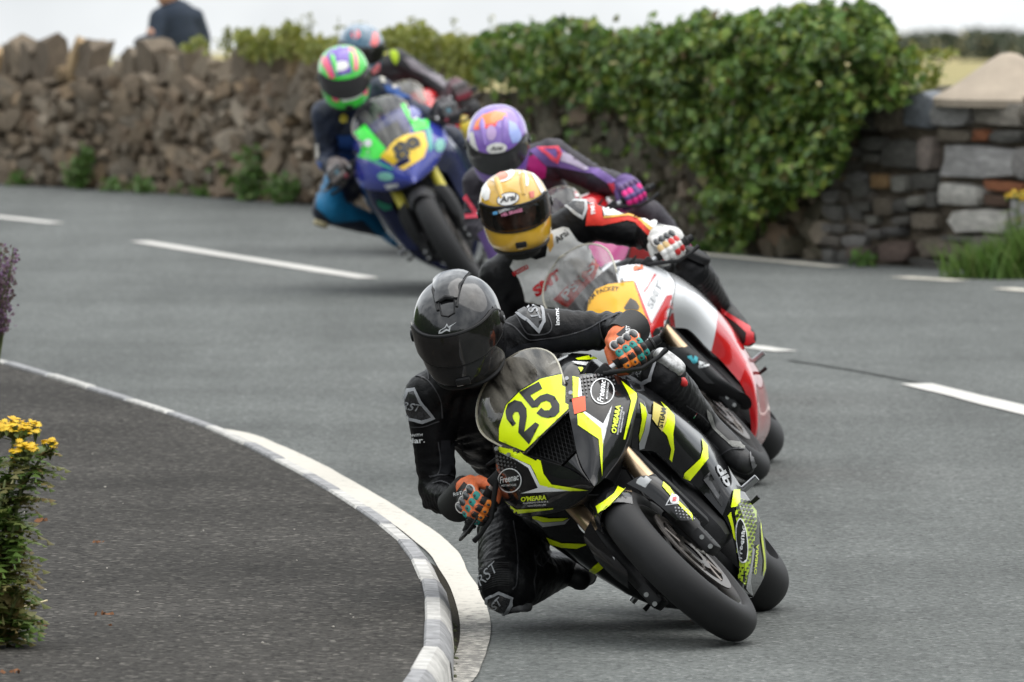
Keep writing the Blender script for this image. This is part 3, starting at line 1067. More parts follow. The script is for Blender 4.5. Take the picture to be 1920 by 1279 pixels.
# pale bramble spilling past the ivy's right end
ob = PALL.at(PALL.of_px(1740))[0]
br = thing('bramble_bush', 'pale yellow-green bramble behind the grey wall at the ivy end', 'bush', Matrix.Translation(ob))
foliage_px('foliage', br, ob, [(1690, 100), (1712, 84), (1735, 95), (1790, 92), (1805, 104), (1760, 118), (1770, 140), (1752, 180), (1690, 195)], 230, .055, M_OLIVE, -.4, 1.0, PALL, rag=12, gaps=.2)
for a, b in (((1700, 200), (1800, 96)), ((1712, 200), (1742, 92))):
    mb = MB(); p, q = px_on(PALL, *a, -.5)[0], px_on(PALL, *b, -.5)[0]
    mb.tube([p - Vector((0, 0, .5)) - ob, p - ob, (p + q) / 2 + Vector((0, 0, .05)) - ob, q - ob], [.01, .008, .006, .003], 5)
    mb.build('stem', M_WOOD, br)
# scrub along the top of the low wall
for k, (ol, n_, lab) in enumerate([([(445, 108), (450, 70), (480, 45), (520, 62), (560, 50), (600, 70), (640, 78), (640, 120), (560, 112), (500, 110)], 1500, 'yellow-green scrub on top of the low wall left of the riders'),
                                   ([(690, 100), (720, 62), (790, 50), (830, 70), (900, 75), (908, 165), (850, 150), (800, 118), (740, 110)], 2000, 'olive scrub topping the wall between the rearmost rider and the ivy'),
                                   ([(350, 88), (358, 74), (385, 72), (400, 88), (380, 96)], 130, 'small lime-green tuft on the wall top by the spectator')]):
    xm = sum(p[0] for p in ol) / len(ol)
    oo = PW.at(PW.of_px(xm))[0]
    t_ = thing('scrub', lab, 'bush', Matrix.Translation(oo), 'scrub growing on the low wall')
    foliage_px('foliage', t_, oo, ol, n_, .05, M_OLIVE, .05, .5, PW, rag=16, gaps=.1)
    mb = MB()
    for j in range(8):
        x = random.uniform(min(p[0] for p in ol) + 8, max(p[0] for p in ol) - 8)
        yb = max(p[1] for p in ol); yt = min(p[1] for p in ol)
        a = px_on(PW, x, yb + 14, -.2)[0]; b = px_on(PW, x + random.uniform(-14, 14), yt + random.uniform(-22, 12), -.2)[0]
        mb.tube([a - oo, (a * .5 + b * .5) + Vector((.01, 0, 0)) - oo, b - oo], [.007, .005, .002], 5)
        for q in range(10):
            f = random.uniform(.5, 1)
            leaf(mb, a + (b - a) * f - oo + Vector((random.gauss(0, .02), 0, random.gauss(0, .01))), rnd_dir(), .03)
    mb.build('stem', M_OLIVE, t_)
# weeds at the foot of the wall
M_WEED = leaf_mat('weed leaf', [(.06, .135, .025), (.10, .19, .04), (.08, .16, .03), (.15, .19, .06)], trans=.35)
WEEDS = [(48, 345, 26, 34), (160, 352, 42, 74), (222, 356, 30, 26), (276, 360, 22, 34), (395, 366, 34, 24), (480, 374, 60, 104), (355, 362, 16, 18), (535, 380, 44, 60), (1330, 470, 22, 26), (1625, 497, 30, 30)]
WL = ['low weed at the wall foot near the left edge', 'tall bright green weed against the wall below the pale cope stones', 'short weed just right of the tall bright weed', 'small dark weed below the spectator', 'flat weed tuft at the wall foot below the scrub', 'largest weed against the wall, left of the blue rider', 'tiny weed at the wall foot right of the spectator', 'straw-tinged weed next to the blue rider elbow', 'wisp of weed below the trailing ivy', 'weed at the foot of the grey wall']
for (x, yb, wd, ht), lab in zip(WEEDS, WL):
    path = PR if x > 1565 else PW
    b0 = px_on(path, x, yb, .08)[0]
    b0.z = 0
    b0 = G(x, yb + 3) + px_on(path, x, yb)[2] * .04
    t_ = thing('weed', lab, 'weed', Matrix.Translation(b0), 'weeds along the foot of the walls')
    mb = MB(); ms = MB()
    s_ = FPX / b0.y
    for k in range(max(5, int(ht / 7))):
        tx = random.gauss(0, wd * .32) / s_; tz = ht / s_ * random.uniform(.5, 1.05)
        top = Vector((tx, random.uniform(-.12, .02), tz))
        ms.tube([(random.gauss(0, .02), 0, 0), top * .5 + Vector((0, 0, .03)), top], [.006, .004, .002], 5)
        for q in range(int(6 + ht / 6)):
            f = random.uniform(.15, 1)
            leaf(mb, top * f + Vector((random.gauss(0, .035), random.gauss(0, .03), random.gauss(0, .02))), rnd_dir(), random.uniform(.03, .065))
    ms.build('stem', M_GRASS, t_); mb.build('foliage', M_WEED, t_)
# grass and ragwort at the pillar's foot
def blades(mb, c, wd, n, h, w_=.008):
    for k in range(n):
        a = c + Vector((random.gauss(0, wd), random.gauss(0, wd * .5), 0))
        d = Vector((random.gauss(0, .25), random.gauss(0, .25), 1)).normalized()
        hh = h * random.uniform(.5, 1.1)
        side = Vector((random.uniform(-1, 1), random.uniform(-1, 1), 0)).normalized() * w_
        m_ = a + d * hh * .55; e = a + d * hh + Vector((d.x, d.y, -.15)) * hh * .35
        i = len(mb.v)
        mb.v += [tuple(a - side), tuple(a + side), tuple(m_ + side * .8), tuple(m_ - side * .8), tuple(e)]
        mb.f += [(i, i + 1, i + 2, i + 3), (i + 3, i + 2, i + 4)]
gb = G(1895, 522)
t_ = thing('grass_tussock', 'bright green grass tussock at the foot of the gate pillar', 'grass', Matrix.Translation(gb))
mb = MB(); blades(mb, Vector((0, 0, 0)), .13, 900, .24); blades(mb, Vector((.12, 0, 0)), .08, 400, .34)
o = mb.build('blade', M_GRASS, t_, None); o['kind'] = 'stuff'
M_YEL = leaf_mat('ragwort petal', [(.75, .48, .01), (.85, .58, .02), (.70, .40, .01)], trans=.2, amt=.12)
M_RAG = leaf_mat('ragwort leaf', [(.09, .17, .035), (.15, .24, .05), (.20, .26, .07), (.22, .20, .07), (.12, .21, .055)], trans=.45)
M_RAGD = leaf_mat('ragwort dry leaf', [(.22, .19, .06), (.26, .19, .08), (.15, .15, .05)], trans=.3)
M_STEM = M('green stem', (.09, .11, .035), .7, var=(20, .3))

def floret(mb, p, r):
    k = len(mb.v)
    n = 9
    tilt = Vector((random.gauss(0, .3), random.gauss(-.25, .3), 1)).normalized()
    e = tilt.orthogonal().normalized(); g = tilt.cross(e)
    mb.v.append(tuple(p + tilt * r * .25))
    for i in range(n * 2):
        a = math.pi * i / n
        rr = r * (1.0 if i % 2 == 0 else .55)
        mb.v.append(tuple(p + (e * math.cos(a) + g * math.sin(a)) * rr))
    for i in range(n * 2):
        mb.f.append((k, k + 1 + i, k + 1 + (i + 1) % (n * 2)))

def ragged_leaf(mb, a, d, L, w_):
    # a lobed leaf: toothed lobes either side of a midrib
    d = d.normalized(); side = d.cross(Vector((0, 0, 1))).normalized()
    up = side.cross(d)
    n = 5
    prev = None
    for i in range(n + 1):
        f = i / n
        c = a + d * L * f - Vector((0, 0, 1)) * L * .35 * f * f
        ww = w_ * math.sin(math.pi * min(.97, f * .9 + .12))
        k = len(mb.v)
        mb.v.append(tuple(c)); 
        if prev is not None:
            for s_ in (-1, 1):
                q = len(mb.v)
                mb.v += [tuple(c + side * s_ * ww - d * L * .02 + up * random.uniform(-.2, .2) * ww), tuple(c + side * s_ * ww * .8 - d * L * .16 + up * random.uniform(-.2, .2) * ww)]
                mb.f.append((prev, k, q) if s_ > 0 else (prev, q, k)); mb.f.append((prev, q, q + 1) if s_ > 0 else (prev, q + 1, q))
        prev = k

def ragwort(root, base, stems, heads, leafn, sc, dry=.3):
    ms, ml, md, mf = MB(), MB(), MB(), MB()
    for pts in stems:
        pts = [Vector(p) for p in pts]
        ms.tube(pts, [.007 * sc, .006 * sc, .0045 * sc, .003 * sc][:len(pts)] if len(pts) <= 4 else .005 * sc, 7)
        for k in range(leafn):
            f = random.uniform(.03, .93)
            i = min(len(pts) - 2, int(f * (len(pts) - 1))); ff = f * (len(pts) - 1) - i
            c = pts[i] + (pts[i + 1] - pts[i]) * ff
            d = Vector((random.gauss(.25, 1), random.gauss(0, .7), random.uniform(-.1, .7)))
            L = sc * random.uniform(.06, .135) * (1.15 - .5 * f)
            ragged_leaf(md if (random.random() < dry * (1.4 - f)) else ml, c, d, L, L * .30)
    for c, rad, n in heads:
        c = Vector(c)
        for k in range(n):
            q = random.uniform(0, 2 * math.pi); r = rad * math.sqrt(random.random())
            p = c + Vector((math.cos(q) * r, math.sin(q) * r * .8, -r * r / rad * .5 + random.gauss(0, .006)))
            floret(mf, p, .0105 * sc * random.uniform(.8, 1.15))
            ms.tube([c - Vector((0, 0, .05 * sc)), p - Vector((0, 0, .004))], .0012 * sc, 4, False)
            if k % 2 == 0:
                leaf(ml, p - Vector((0, 0, .012)), rnd_dir(), .02 * sc)
    for nm, m_, mt in (('stem', ms, M_STEM), ('foliage', ml, M_RAG), ('dry_leaves', md, M_RAGD), ('flower_head', mf, M_YEL)):
        if m_.v:
            o = m_.build(nm, mt, root, None)
            o['kind'] = 'stuff'
rb = G(1915, 520)
t_ = thing('ragwort', 'yellow-flowered ragwort by the gate pillar at the right edge', 'wildflower', Matrix.Translation(rb))
def rel(px, py, Y, org): return P(px, py, Y) - org
ragwort(t_, rb, [[(0, 0, 0), rel(1912, 440, rb.y, rb), rel(1908, 366, rb.y, rb)], [(.05, 0, 0), rel(1935, 430, rb.y, rb), rel(1930, 372, rb.y, rb)]],
        [(rel(1908, 358, rb.y, rb), .07, 40), (rel(1936, 362, rb.y, rb), .07, 40)], 26, 1.0)
# foreground ragwort
Y0 = 31.6
fb = G(-12, 1212, KZ)
t_ = thing('ragwort', 'tall yellow-flowered ragwort with ragged leaves at the pavement edge, bottom left', 'wildflower', Matrix.Translation(fb))
r_ = lambda x, y, dy=0: rel(x, y, fb.y + dy, fb)
ragwort(t_, fb, [[(0, 0, 0), r_(0, 1060), r_(14, 930), r_(28, 800)], [(.01, 0, 0), r_(15, 1040, -.05), r_(38, 920, -.05), r_(52, 838, -.05)], [(0, 0, 0), r_(5, 1000), r_(50, 900), r_(92, 836)],
                 [(-.02, 0, 0), r_(-25, 1050, .05), r_(-22, 900, .05), r_(-8, 800, .05)], [(0, .02, 0), r_(-5, 1120, .05), r_(25, 1050, .1), r_(48, 985, .1)], [(0, -.02, 0), r_(10, 1180, -.05), r_(30, 1120, -.1), r_(36, 1080, -.1)],
                 [(-.03, 0, 0), r_(-20, 1120, 0), r_(-8, 1000, -.08), r_(10, 900, -.08)], [(-.03, 0, 0), r_(-30, 1100, .1), r_(-30, 980, .12), r_(-6, 880, .12)]],
        [(r_(30, 790), .06, 75), (r_(48, 832, -.05), .042, 52), (r_(94, 826), .018, 16), (r_(-8, 792, .05), .055, 55), (r_(28, 858, -.02), .012, 6), (r_(66, 795, .03), .014, 8)], 62, 1.15)
# heather-like purple flowers higher up
hb = G(-75, 820, KZ)
t_ = thing('purple_flowers', 'tall clump of small purple flowers at the left edge beside the road', 'wildflower', Matrix.Translation(hb))
ms, mf = MB(), MB()
for k in range(60):
    tx = random.uniform(-110, 28); ty = 435 + abs(tx + 30) * .5 + random.uniform(0, 90)
    top = rel(tx, ty, hb.y + random.uniform(-.2, .2), hb)
    mid = top * .55 + Vector((random.gauss(0, .03), 0, 0))
    if k % 5 == 0: mid = rel(2, 620, hb.y, hb)
    ms.tube([(random.gauss(0, .05), 0, 0), mid, top], [.006, .005, .002], 5)
    for q in range(110):
        f = random.uniform(.0, 1)
        c = mid + (top - mid) * f
        leaf(mf, c + Vector((random.gauss(0, .016), random.gauss(0, .016), 0)), rnd_dir(), random.uniform(.010, .022))
ms.build('stem', M_STEM, t_); o = mf.build('flower_spike', leaf_mat('purple petal', [(.17, .09, .16), (.10, .06, .06), (.24, .13, .26), (.08, .06, .04), (.12, .08, .07)]), t_, None); o['kind'] = 'stuff'
# far fields' hedgerow
mb = MB()
for k in range(5000):
    x = random.uniform(-6, 40); 
    hz = 1.15 + .35 * noise.noise(Vector((x * .22, 0, 0))) + .2 * noise.noise(Vector((x * .9, 3, 0)))
    zz = random.random() ** .8 * hz
    leaf(mb, Vector((x, random.gauss(0, .8), zz)), rnd_dir(), random.uniform(.25, .5))
hg = mb.build('far_hedgerow', leaf_mat('far hedge', [(.045, .055, .03), (.06, .075, .035), (.035, .05, .03), (.075, .085, .045)]), None, None)
hg.location = P(1700, 122, 400)
tag(hg, 'distant dark hedgerow across the fields behind the gate pillar', 'hedgerow', kind='stuff')

# unseen hedgerows added beyond the frame to darken reflections and cut frontal light
def hedgerow(name, label, p0, p1, h, n):
    p0, p1 = Vector(p0), Vector(p1)
    t = (p1 - p0).normalized(); nn = Vector((t.y, -t.x, 0)); Ln = (p1 - p0).length
    mb = MB()
    g = []
    m_ = int(Ln / 1.2)
    for i in range(m_ + 1):
        r = []
        for j in range(9):
            a = math.pi * j / 8
            k = 1 + .35 * noise.noise(Vector((i * .45, j * .6, h)))
            r.append(p0 + t * Ln * i / m_ + nn * math.cos(a) * 1.3 * k + Vector((0, 0, -.3 + math.sin(a) * h * .9 * (1 + .22 * noise.noise(Vector((i * .3, 5, h)))))))
        g.append(r)
    mb.loft(g, closed=False, cap=False)
    for k in range(n):
        i, j = random.randrange(m_), random.randrange(8)
        c = g[i][j].lerp(g[i + 1][j + 1], random.random())
        leaf(mb, c + Vector((random.gauss(0, .25), random.gauss(0, .25), random.gauss(0, .25))), rnd_dir(), random.uniform(.3, .8))
    o = mb.build(name, M_IVY, None, None)
    tag(o, label, kind='stuff')
hedgerow('added_shade_hedgerow', 'unseen trees added behind the camera to darken reflections', (-26, -14, 0), (30, -10, 0), 8.5, 5000)
hedgerow('added_shade_hedgerow', 'unseen hedgerow added left of the frame to darken reflections', (-11, -10, 0), (-9.5, 52, 0), 4.5, 4000)
hedgerow('added_shade_hedgerow', 'unseen hedgerow added right of the frame to darken reflections', (13, -8, 0), (11, 44, 0), 5.0, 4000)
# ================================================================== motorcycles
# bike axes: x forward, y to the rider's left, z up along the lean; origin under the front axle
def bike_matrix(x, y, yaw, lean, z=.018):
    a, l = R(yaw), R(lean)
    f = Vector((-math.sin(a), -math.cos(a), 0)); l0 = Vector((math.cos(a), -math.sin(a), 0)); k = Vector((0, 0, 1))
    U = k * math.cos(l) - l0 * math.sin(l); Lf = l0 * math.cos(l) + k * math.sin(l)
    m = Matrix.Identity(4)
    for i in range(3):
        m[i][0], m[i][1], m[i][2] = f[i], Lf[i], U[i]
    m[0][3], m[1][3], m[2][3] = x, y, z
    return m

M_TYRE = M('tyre rubber', (.016, .016, .017), .58, var=(5, .25), bump=(180, .15, .001), spec=.3)
M_BLACKG = M('gloss black bodywork', (.009, .009, .010), .14, coat=.55, spec=.2, var=(5, .3))
M_BLACKM = M('matt black parts', (.014, .014, .015), .5, var=(20, .3), spec=.3)
M_ENG = M('dark engine metal', (.03, .03, .032), .5, metal=.4, spec=.3, var=(16, .4))
M_ALU = M('alloy', (.45, .45, .46), .35, metal=1, var=(22, .2))
M_GOLD = M('bronze fork tube', (.46, .34, .22), .28, metal=.9, var=(15, .15))
M_DISC = M('brake disc steel', (.16, .145, .135), .4, metal=1, var=(30, .2))
M_GRIP = M('rubber grip', (.02, .02, .02), .75, bump=(300, .4, .001))
M_MESH = M('intake gauze', (.006, .006, .006), .7)
M_SEAT = M('seat foam', (.018, .018, .018), .85, bump=(200, .3, .002))

def screen_mat(name, tint, rough=.06, alpha=.30, ior=1.45, streak=(.42, .41, .38)):
    m = bpy.data.materials.new(name); m.use_nodes = True
    nt = m.node_tree; nt.nodes.clear()
    out = nt.nodes.new('ShaderNodeOutputMaterial')
    tr = nt.nodes.new('ShaderNodeBsdfTransparent'); tr.inputs[0].default_value = (*tint, 1)
    gl = nt.nodes.new('ShaderNodeBsdfGlossy'); gl.inputs['Roughness'].default_value = rough
    df = nt.nodes.new('ShaderNodeBsdfDiffuse'); df.inputs[0].default_value = (*streak, 1)  # pale streaks painted in to stand for reflections on the screen
    fr = nt.nodes.new('ShaderNodeFresnel'); fr.inputs[0].default_value = ior
    n = nt.nodes.new('ShaderNodeTexNoise'); n.inputs['Scale'].default_value = 16; n.inputs['Detail'].default_value = 5
    tc = nt.nodes.new('ShaderNodeTexCoord'); mp = nt.nodes.new('ShaderNodeMapping'); mp.inputs['Scale'].default_value = (.3, 2.4, .3); mp.inputs['Rotation'].default_value = (.5, 0, 0); nt.links.new(tc.outputs['Object'], mp.inputs[0]); nt.links.new(mp.outputs[0], n.inputs['Vector'])
    mr = nt.nodes.new('ShaderNodeMapRange'); mr.inputs[1].default_value = .35; mr.inputs[2].default_value = .75; mr.inputs[3].default_value = alpha * .06; mr.inputs[4].default_value = alpha
    nt.links.new(n.outputs[0], mr.inputs[0])
    a = nt.nodes.new('ShaderNodeMixShader'); b = nt.nodes.new('ShaderNodeMixShader')
    nt.links.new(mr.outputs[0], a.inputs[0]); nt.links.new(tr.outputs[0], a.inputs[1]); nt.links.new(df.outputs[0], a.inputs[2])
    ge = nt.nodes.new('ShaderNodeNewGeometry'); inv = nt.nodes.new('ShaderNodeMath'); inv.operation = 'SUBTRACT'; inv.inputs[0].default_value = 1
    nt.links.new(ge.outputs['Backfacing'], inv.inputs[1])
    fm = nt.nodes.new('ShaderNodeMath'); fm.operation = 'MULTIPLY'; nt.links.new(fr.outputs[0], fm.inputs[0]); nt.links.new(inv.outputs[0], fm.inputs[1])
    nt.links.new(fm.outputs[0], b.inputs[0]); nt.links.new(a.outputs[0], b.inputs[1]); nt.links.new(gl.outputs[0], b.inputs[2])
    nt.links.new(b.outputs[0], out.inputs[0])
    return m

INNER = [(-.14, .142, .952), (-.10, .118, .910), (-.05, .096, .870), (-.008, .062, .812), (.022, .030, .758), (.048, .013, .715), (.066, .005, .677), (.082, .001, .652)]
OUTER = [(-.25, .218, .890), (-.268, .250, .848), (-.255, .264, .795), (-.20, .255, .752), (-.13, .205, .712), (-.055, .122, .664), (.02, .036, .646), (.078, .003, .646)]
BULGE = [.012, .020, .028, .032, .030, .022, .010, .002]
def cowl_net(INNER=INNER, OUTER=OUTER, BULGE=BULGE):
    rows = []
    for a, b, bu in zip(INNER, OUTER, BULGE):
        a, b = Vector(a), Vector(b)
        r = []
        for f in (0, .25, .5, .75, 1):
            p = a.lerp(b, f)
            k = 4 * f * (1 - f)
            r.append(tuple(p + Vector((1.15, .25, .2)) * bu * k))
        rows.append(r)
    return np.array(rows)
LEAD = [(-.25, .120, .650), (-.30, .150, .620), (-.34, .168, .584), (-.40, .164, .492), (-.45, .166, .425), (-.46, .160, .318)]
WIDE = [(-.25, .248, .768), (-.30, .268, .722), (-.40, .280, .662), (-.50, .277, .590), (-.60, .266, .475), (-.62, .238, .365)]
REAR = [(-.45, .240, .835), (-.58, .252, .790), (-.70, .258, .710), (-.78, .256, .620), (-.85, .246, .500), (-.90, .222, .385)]
BLEAD = [(-.46, .160, .318), (-.48, .142, .265), (-.50, .095, .195), (-.51, .052, .148), (-.52, 0, .118)]
BWIDE = [(-.62, .238, .365), (-.61, .203, .280), (-.61, .142, .200), (-.61, .070, .130), (-.61, 0, .098)]
BREAR = [(-.90, .222, .385), (-.93, .200, .260), (-.95, .150, .175), (-.95, .085, .105), (-.95, 0, .075)]
def side_net(A=LEAD, B=WIDE, C=REAR):
    rows = []
    for a, b, c in zip(A, B, C):
        a, b, c = Vector(a), Vector(b), Vector(c)
        m1 = a.lerp(b, .55) + Vector((.055, .012, .0))
        m2 = b.lerp(c, .5) + Vector((0, .012, .006))
        rows.append([tuple(a), tuple(m1), tuple(b), tuple(m2), tuple(c)])
    return np.array(rows)
SCR = [(.868, .096, -.020, -.05), (.910, .119, -.055, -.10), (.953, .141, -.090, -.14), (1.0, .158, -.135, -.20), (1.04, .156, -.195, -.265), (1.08, .130, -.265, -.32), (1.110, .083, -.330, -.36), (1.126, .022, -.378, -.385)]
def screen_net(SCR=SCR):
    rows = []
    for z, w_, xc, xe in SCR:
        rows.append([(xc + (xe - xc) * abs(t) ** 2.2, w_ * t, z - .004 * abs(t)) for t in (-1, -.75, -.5, -.25, 0, .25, .5, .75, 1)])
    return np.array(rows)

def wheel(root, name, cx, cz, Rr, hw, rim_r, mat_rim, discs=2, steer=0, fork_axis=None, offs=0):
    w_ = thing(name, None, None); w_.parent = root
    w_.location = (cx, offs, cz)
    if steer:
        w_.rotation_euler = Matrix.Rotation(R(steer), 3, Vector((-.41, 0, .91))).to_euler()
    mb = MB()
    pr = []
    rt = Rr - rim_r
    for k in range(25):
        q = -100 + 200 * k / 24
        c, s_ = math.cos(R(q)), math.sin(R(q))
        r = Rr - hw * 1.02 * (1 - abs(c)) if c > 0 else Rr - hw * 1.02 * (1 - c * 1.0)
        pr.append((max(r, rim_r), math.copysign(hw * abs(s_) ** .9, s_)))
    pr = [(rim_r, -hw * .74)] + pr + [(rim_r, hw * .74)]
    mb.lathe(pr, (0, 0, 0), seg=72)
    mb.build('tyre', M_TYRE, w_, 60)
    mb = MB()
    mb.lathe([(rim_r + .004, -hw * .76), (rim_r - .008, -hw * .80), (rim_r - .018, -hw * .62), (rim_r - .03, -hw * .2), (rim_r - .03, hw * .2), (rim_r - .018, hw * .62), (rim_r - .008, hw * .80), (rim_r + .004, hw * .76)], (0, 0, 0), seg=72)
    mb.lathe([(.0, -.05), (.035, -.05), (.04, -.03), (.04, .03), (.035, .05), (0, .05)], (0, 0, 0), seg=24)
    mb.build('rim', mat_rim, w_, 35)
    for k in range(5):
        a = 2 * math.pi * k / 5 + .3
        for d in (-.17, .17):
            mb = MB()
            e = Vector((math.cos(a), 0, math.sin(a))); e2 = Vector((math.cos(a + d), 0, math.sin(a + d)))
            mb.tube([e * .03, e2 * .12, e2 * (rim_r - .022)], [.014, .010, .013], 8, flat=1.3)
            mb.build('spoke', mat_rim, w_)
    for s_ in ((-1, 1) if discs == 2 else (1,) if discs else ()):
        mb = MB()
        y = s_ * (hw * .72 + .016)
        ro = .158 if discs == 2 else .11
        mb.lathe([(ro - .034, y - .0025), (ro, y - .0025), (ro, y + .0025), (ro - .034, y + .0025), (ro - .034, y - .0025)], (0, 0, 0), seg=48)
        mb.lathe([(.04, y - .003), (.075, y - .003), (.075, y + .003), (.04, y + .003)], (0, 0, 0), seg=24)
        for k in range(8):
            a = 2 * math.pi * k / 8
            mb.tube([(.07 * math.cos(a), y, .07 * math.sin(a)), ((ro - .03) * math.cos(a + .25), y, (ro - .03) * math.sin(a + .25))], .006, 6)
        mb.build('brake_disc', M_DISC, w_, 35)
    return w_

def make_bike(mat4, label, c, full=True, group=None):
    # c: colours of the bodywork
    root = thing('racing_motorcycle', label, 'motorcycle', mat4, group)
    B = dict(root=root)
    STEER = c.get('steer', -3)
    RS = Matrix.Rotation(R(STEER), 3, Vector((-.41, 0, .91)))
    piv = Vector((-.05, 0, .40))
    def S(p): return RS @ (Vector(p) - piv) + piv
    # wheels
    fw = wheel(root, 'front_wheel', 0, .30, .30, .060, .217, c['rim'], 2, STEER, offs=.006)
    rw = wheel(root, 'rear_wheel', -1.38, .322, .318, .097, .217, c['rim'], 1)
    # front fork
    for s_ in (1, -1):
        y = s_ * .112
        leg = MB().tube([S((.012, y, .285)), S((-.02, y, .36)), S((-.105, y, .545))], [.026, .027, .029], 14).build('fork_leg', M_BLACKM, root)
        MB().tube([S((-.105, y, .545)), S((-.265, y, .885))], [.0265, .0265], 16).build('fork_tube', c.get('fork', M_GOLD), leg)
        mb = MB()
        mb.box(S((.005, y + s_ * .004, .292)), (.062, .040, .085), RS @ Matrix.Rotation(R(-22), 3, 'Y'), .008)
        mb.build('axle_clamp', M_BLACKM, leg, 35)
        for dz in (-.02, .018):
            p = S((.034 - dz * .4, y + s_ * .010, .292 + dz))
            MB().tube([p, p + Vector((.008, 0, 0))], .0075, 10).build('bolt', M_ALU, leg, 35)
        mb = MB()
        mb.box(S((-.105, y - s_ * .022, .385)), (.058, .062, .125), RS @ Matrix.Rotation(R(-30), 3, 'Y'), .012)
        mb.tube([S((-.08, y - s_ * .01, .36)), S((-.075, y + s_ * .018, .36))], .019, 12)
        mb.tube([S((-.105, y - s_ * .01, .415)), S((-.10, y + s_ * .018, .415))], .019, 12)
        mb.build('brake_caliper', c.get('caliper', M_ENG), leg, 35)
        MB().tube([S((-.10, y, .42)), S((-.13, y - s_ * .05, .52)), S((-.17, y - s_ * .03, .62)), S((-.22, 0, .74))], .0045, 8).build('brake_hose', M_BLACKM, leg)
    MB().box(S((-.225, 0, .80)), (.07, .26, .035), RS @ Matrix.Rotation(R(24), 3, 'Y'), .01).build('fork_yoke', M_BLACKM, root, 35)
    # mudguard
    g = []
    for k in range(13):
        a = R(60 + 82 * k / 12)
        row = []
        for j in range(11):
            t = -1 + 2 * j / 10
            hw = .078 * (.82 + .18 * math.sin(math.pi * min(1, k / 6)))
            r = .322 - .060 * abs(t) ** 2.6
            row.append(tuple(S((r * math.cos(a), hw * t, .30 + r * math.sin(a)))))
        g.append(row)
    mud = MB().shell(np.array(g), -.003).build('mudguard', c['mud'], root, 50)
    B['mud'] = mud
    B['guards'] = []
    for s_ in (1, -1):
        G4 = [[(.030, .080, .585), (.020, .126, .570), (-.010, .152, .535)], [(.036, .096, .53), (.030, .136, .518), (.0, .158, .488)], [(.045, .104, .46), (.04, .139, .44), (.012, .157, .418)], [(.05, .108, .40), (.048, .131, .375), (.03, .147, .360)]]
        g = np.array([[tuple(S((x, s_ * y, z))) for x, y, z in r] for r in G4])
        o = MB().shell(net(g, 3, 3), .003 * s_).build('fork_guard', c['mud'], mud, 45)
        B['guards'].append(o)
    # upper cowl
    cn = net(cowl_net(), 4, 4)
    cl = MB().shell(cn, .004).build('upper_fairing', c['cowl'], root, 42)
    crr = MB().shell(mir(cn), .004).build('upper_fairing', c['cowl'], root, 42)
    B['cowlL'], B['cowlR'] = cl, crr
    # beak and intake
    IN = cr([(x - .004, y, z) for x, y, z in INNER[3:]], 3)
    mb = MB()
    rows = []
    for p in IN:
        rows.append([(p[0] + .010 * (1 - t * t) - .006, p[1] * t, p[2]) for t in np.linspace(-1, 1, 7)])
    rows = rows[3:]
    mb.shell(np.array(rows), .004)
    B['beak'] = mb.build('beak', c['cowl'], root, 50)
    mb = MB()
    q = [Vector((-.055, .099, .872)), Vector((-.012, .066, .815)), Vector((.015, .034, .765)), Vector((.015, -.034, .765)), Vector((-.012, -.066, .815)), Vector((-.055, -.099, .872))]
    d = Vector((-.10, 0, -.012))
    bq = [p + d for p in q]
    bq = [Vector((p.x, p.y * .8, p.z)) for p in bq]
    mb.add(q + bq, [(0, 1, 7, 6), (1, 2, 8, 7), (2, 3, 9, 8), (3, 4, 10, 9), (4, 5, 11, 10), (5, 0, 6, 11), (6, 7, 8, 9, 10, 11)])
    duct = mb.build('intake_duct', M_MESH, root, 20)
    mb = MB()                                  # gauze wires over the intake
    for k in range(-12, 13):
        for sg in (1, -1):
            pts = []
            for j in range(41):
                z = .765 + .107 * j / 40
                y = k * .014 + sg * (z - .765) * .55
                hw = .030 + (z - .765) / .107 * .064
                if abs(y) < hw: pts.append(Vector((.005 - (z - .765) / .107 * .065 - .012, y, z)))
            if len(pts) > 2: mb.tube([pts[0], pts[-1]], .0011, 4, False)
    o = mb.build('gauze', M_BLACKM, duct, None); o['kind'] = 'stuff'
    if c.get('nose'):                          # closed nose panel in place of the intake
        za, zb = c['nose']
        rows = []
        for k in range(9):
            z = za + (zb - za) * k / 8
            y = float(np.interp(z, [p[2] for p in INNER[::-1]], [p[1] for p in INNER[::-1]])); x = float(np.interp(z, [p[2] for p in INNER[::-1]], [p[0] for p in INNER[::-1]]))
            rows.append([(x + .028 * (1 - t * t) + .001, y * t, z) for t in np.linspace(-1, 1, 9)])
        B['nose'] = MB().shell(np.array(rows), .003).build('nose_panel', c['cowl'], root, 50)
    # screen
    sn = net(screen_net(), 3, 3)
    B['screen'] = MB().shell(sn, .003).build('windscreen', c['screen'], root, 60)
    edge = [tuple(p) for p in sn[5:, 0]] + [tuple(p) for p in sn[-1, 1:-1]] + [tuple(p) for p in sn[5:, -1][::-1]]
    MB().tube(edge, .0035, 8).build('screen_edge', c.get('edge', M('screen edge', (.5, .47, .38), .35)), B['screen'])
    # side fairings and belly pan
    dn = net(side_net(), 4, 4)
    B['sideL'] = MB().shell(dn, .004).build('side_fairing', c['side'], root, 45)
    B['sideR'] = MB().shell(mir(dn), .004).build('side_fairing', c['side'], root, 45)
    bn = net(side_net(BLEAD, BWIDE, BREAR), 4, 4)
    bn[..., 0] -= .003
    B['bellyL'] = MB().shell(bn, .004).build('belly_pan', c['belly'], root, 45)
    B['bellyR'] = MB().shell(mir(bn), .004).build('belly_pan', c['belly'], root, 45)
    # lower cowl underside between nose and sides
    ug = []
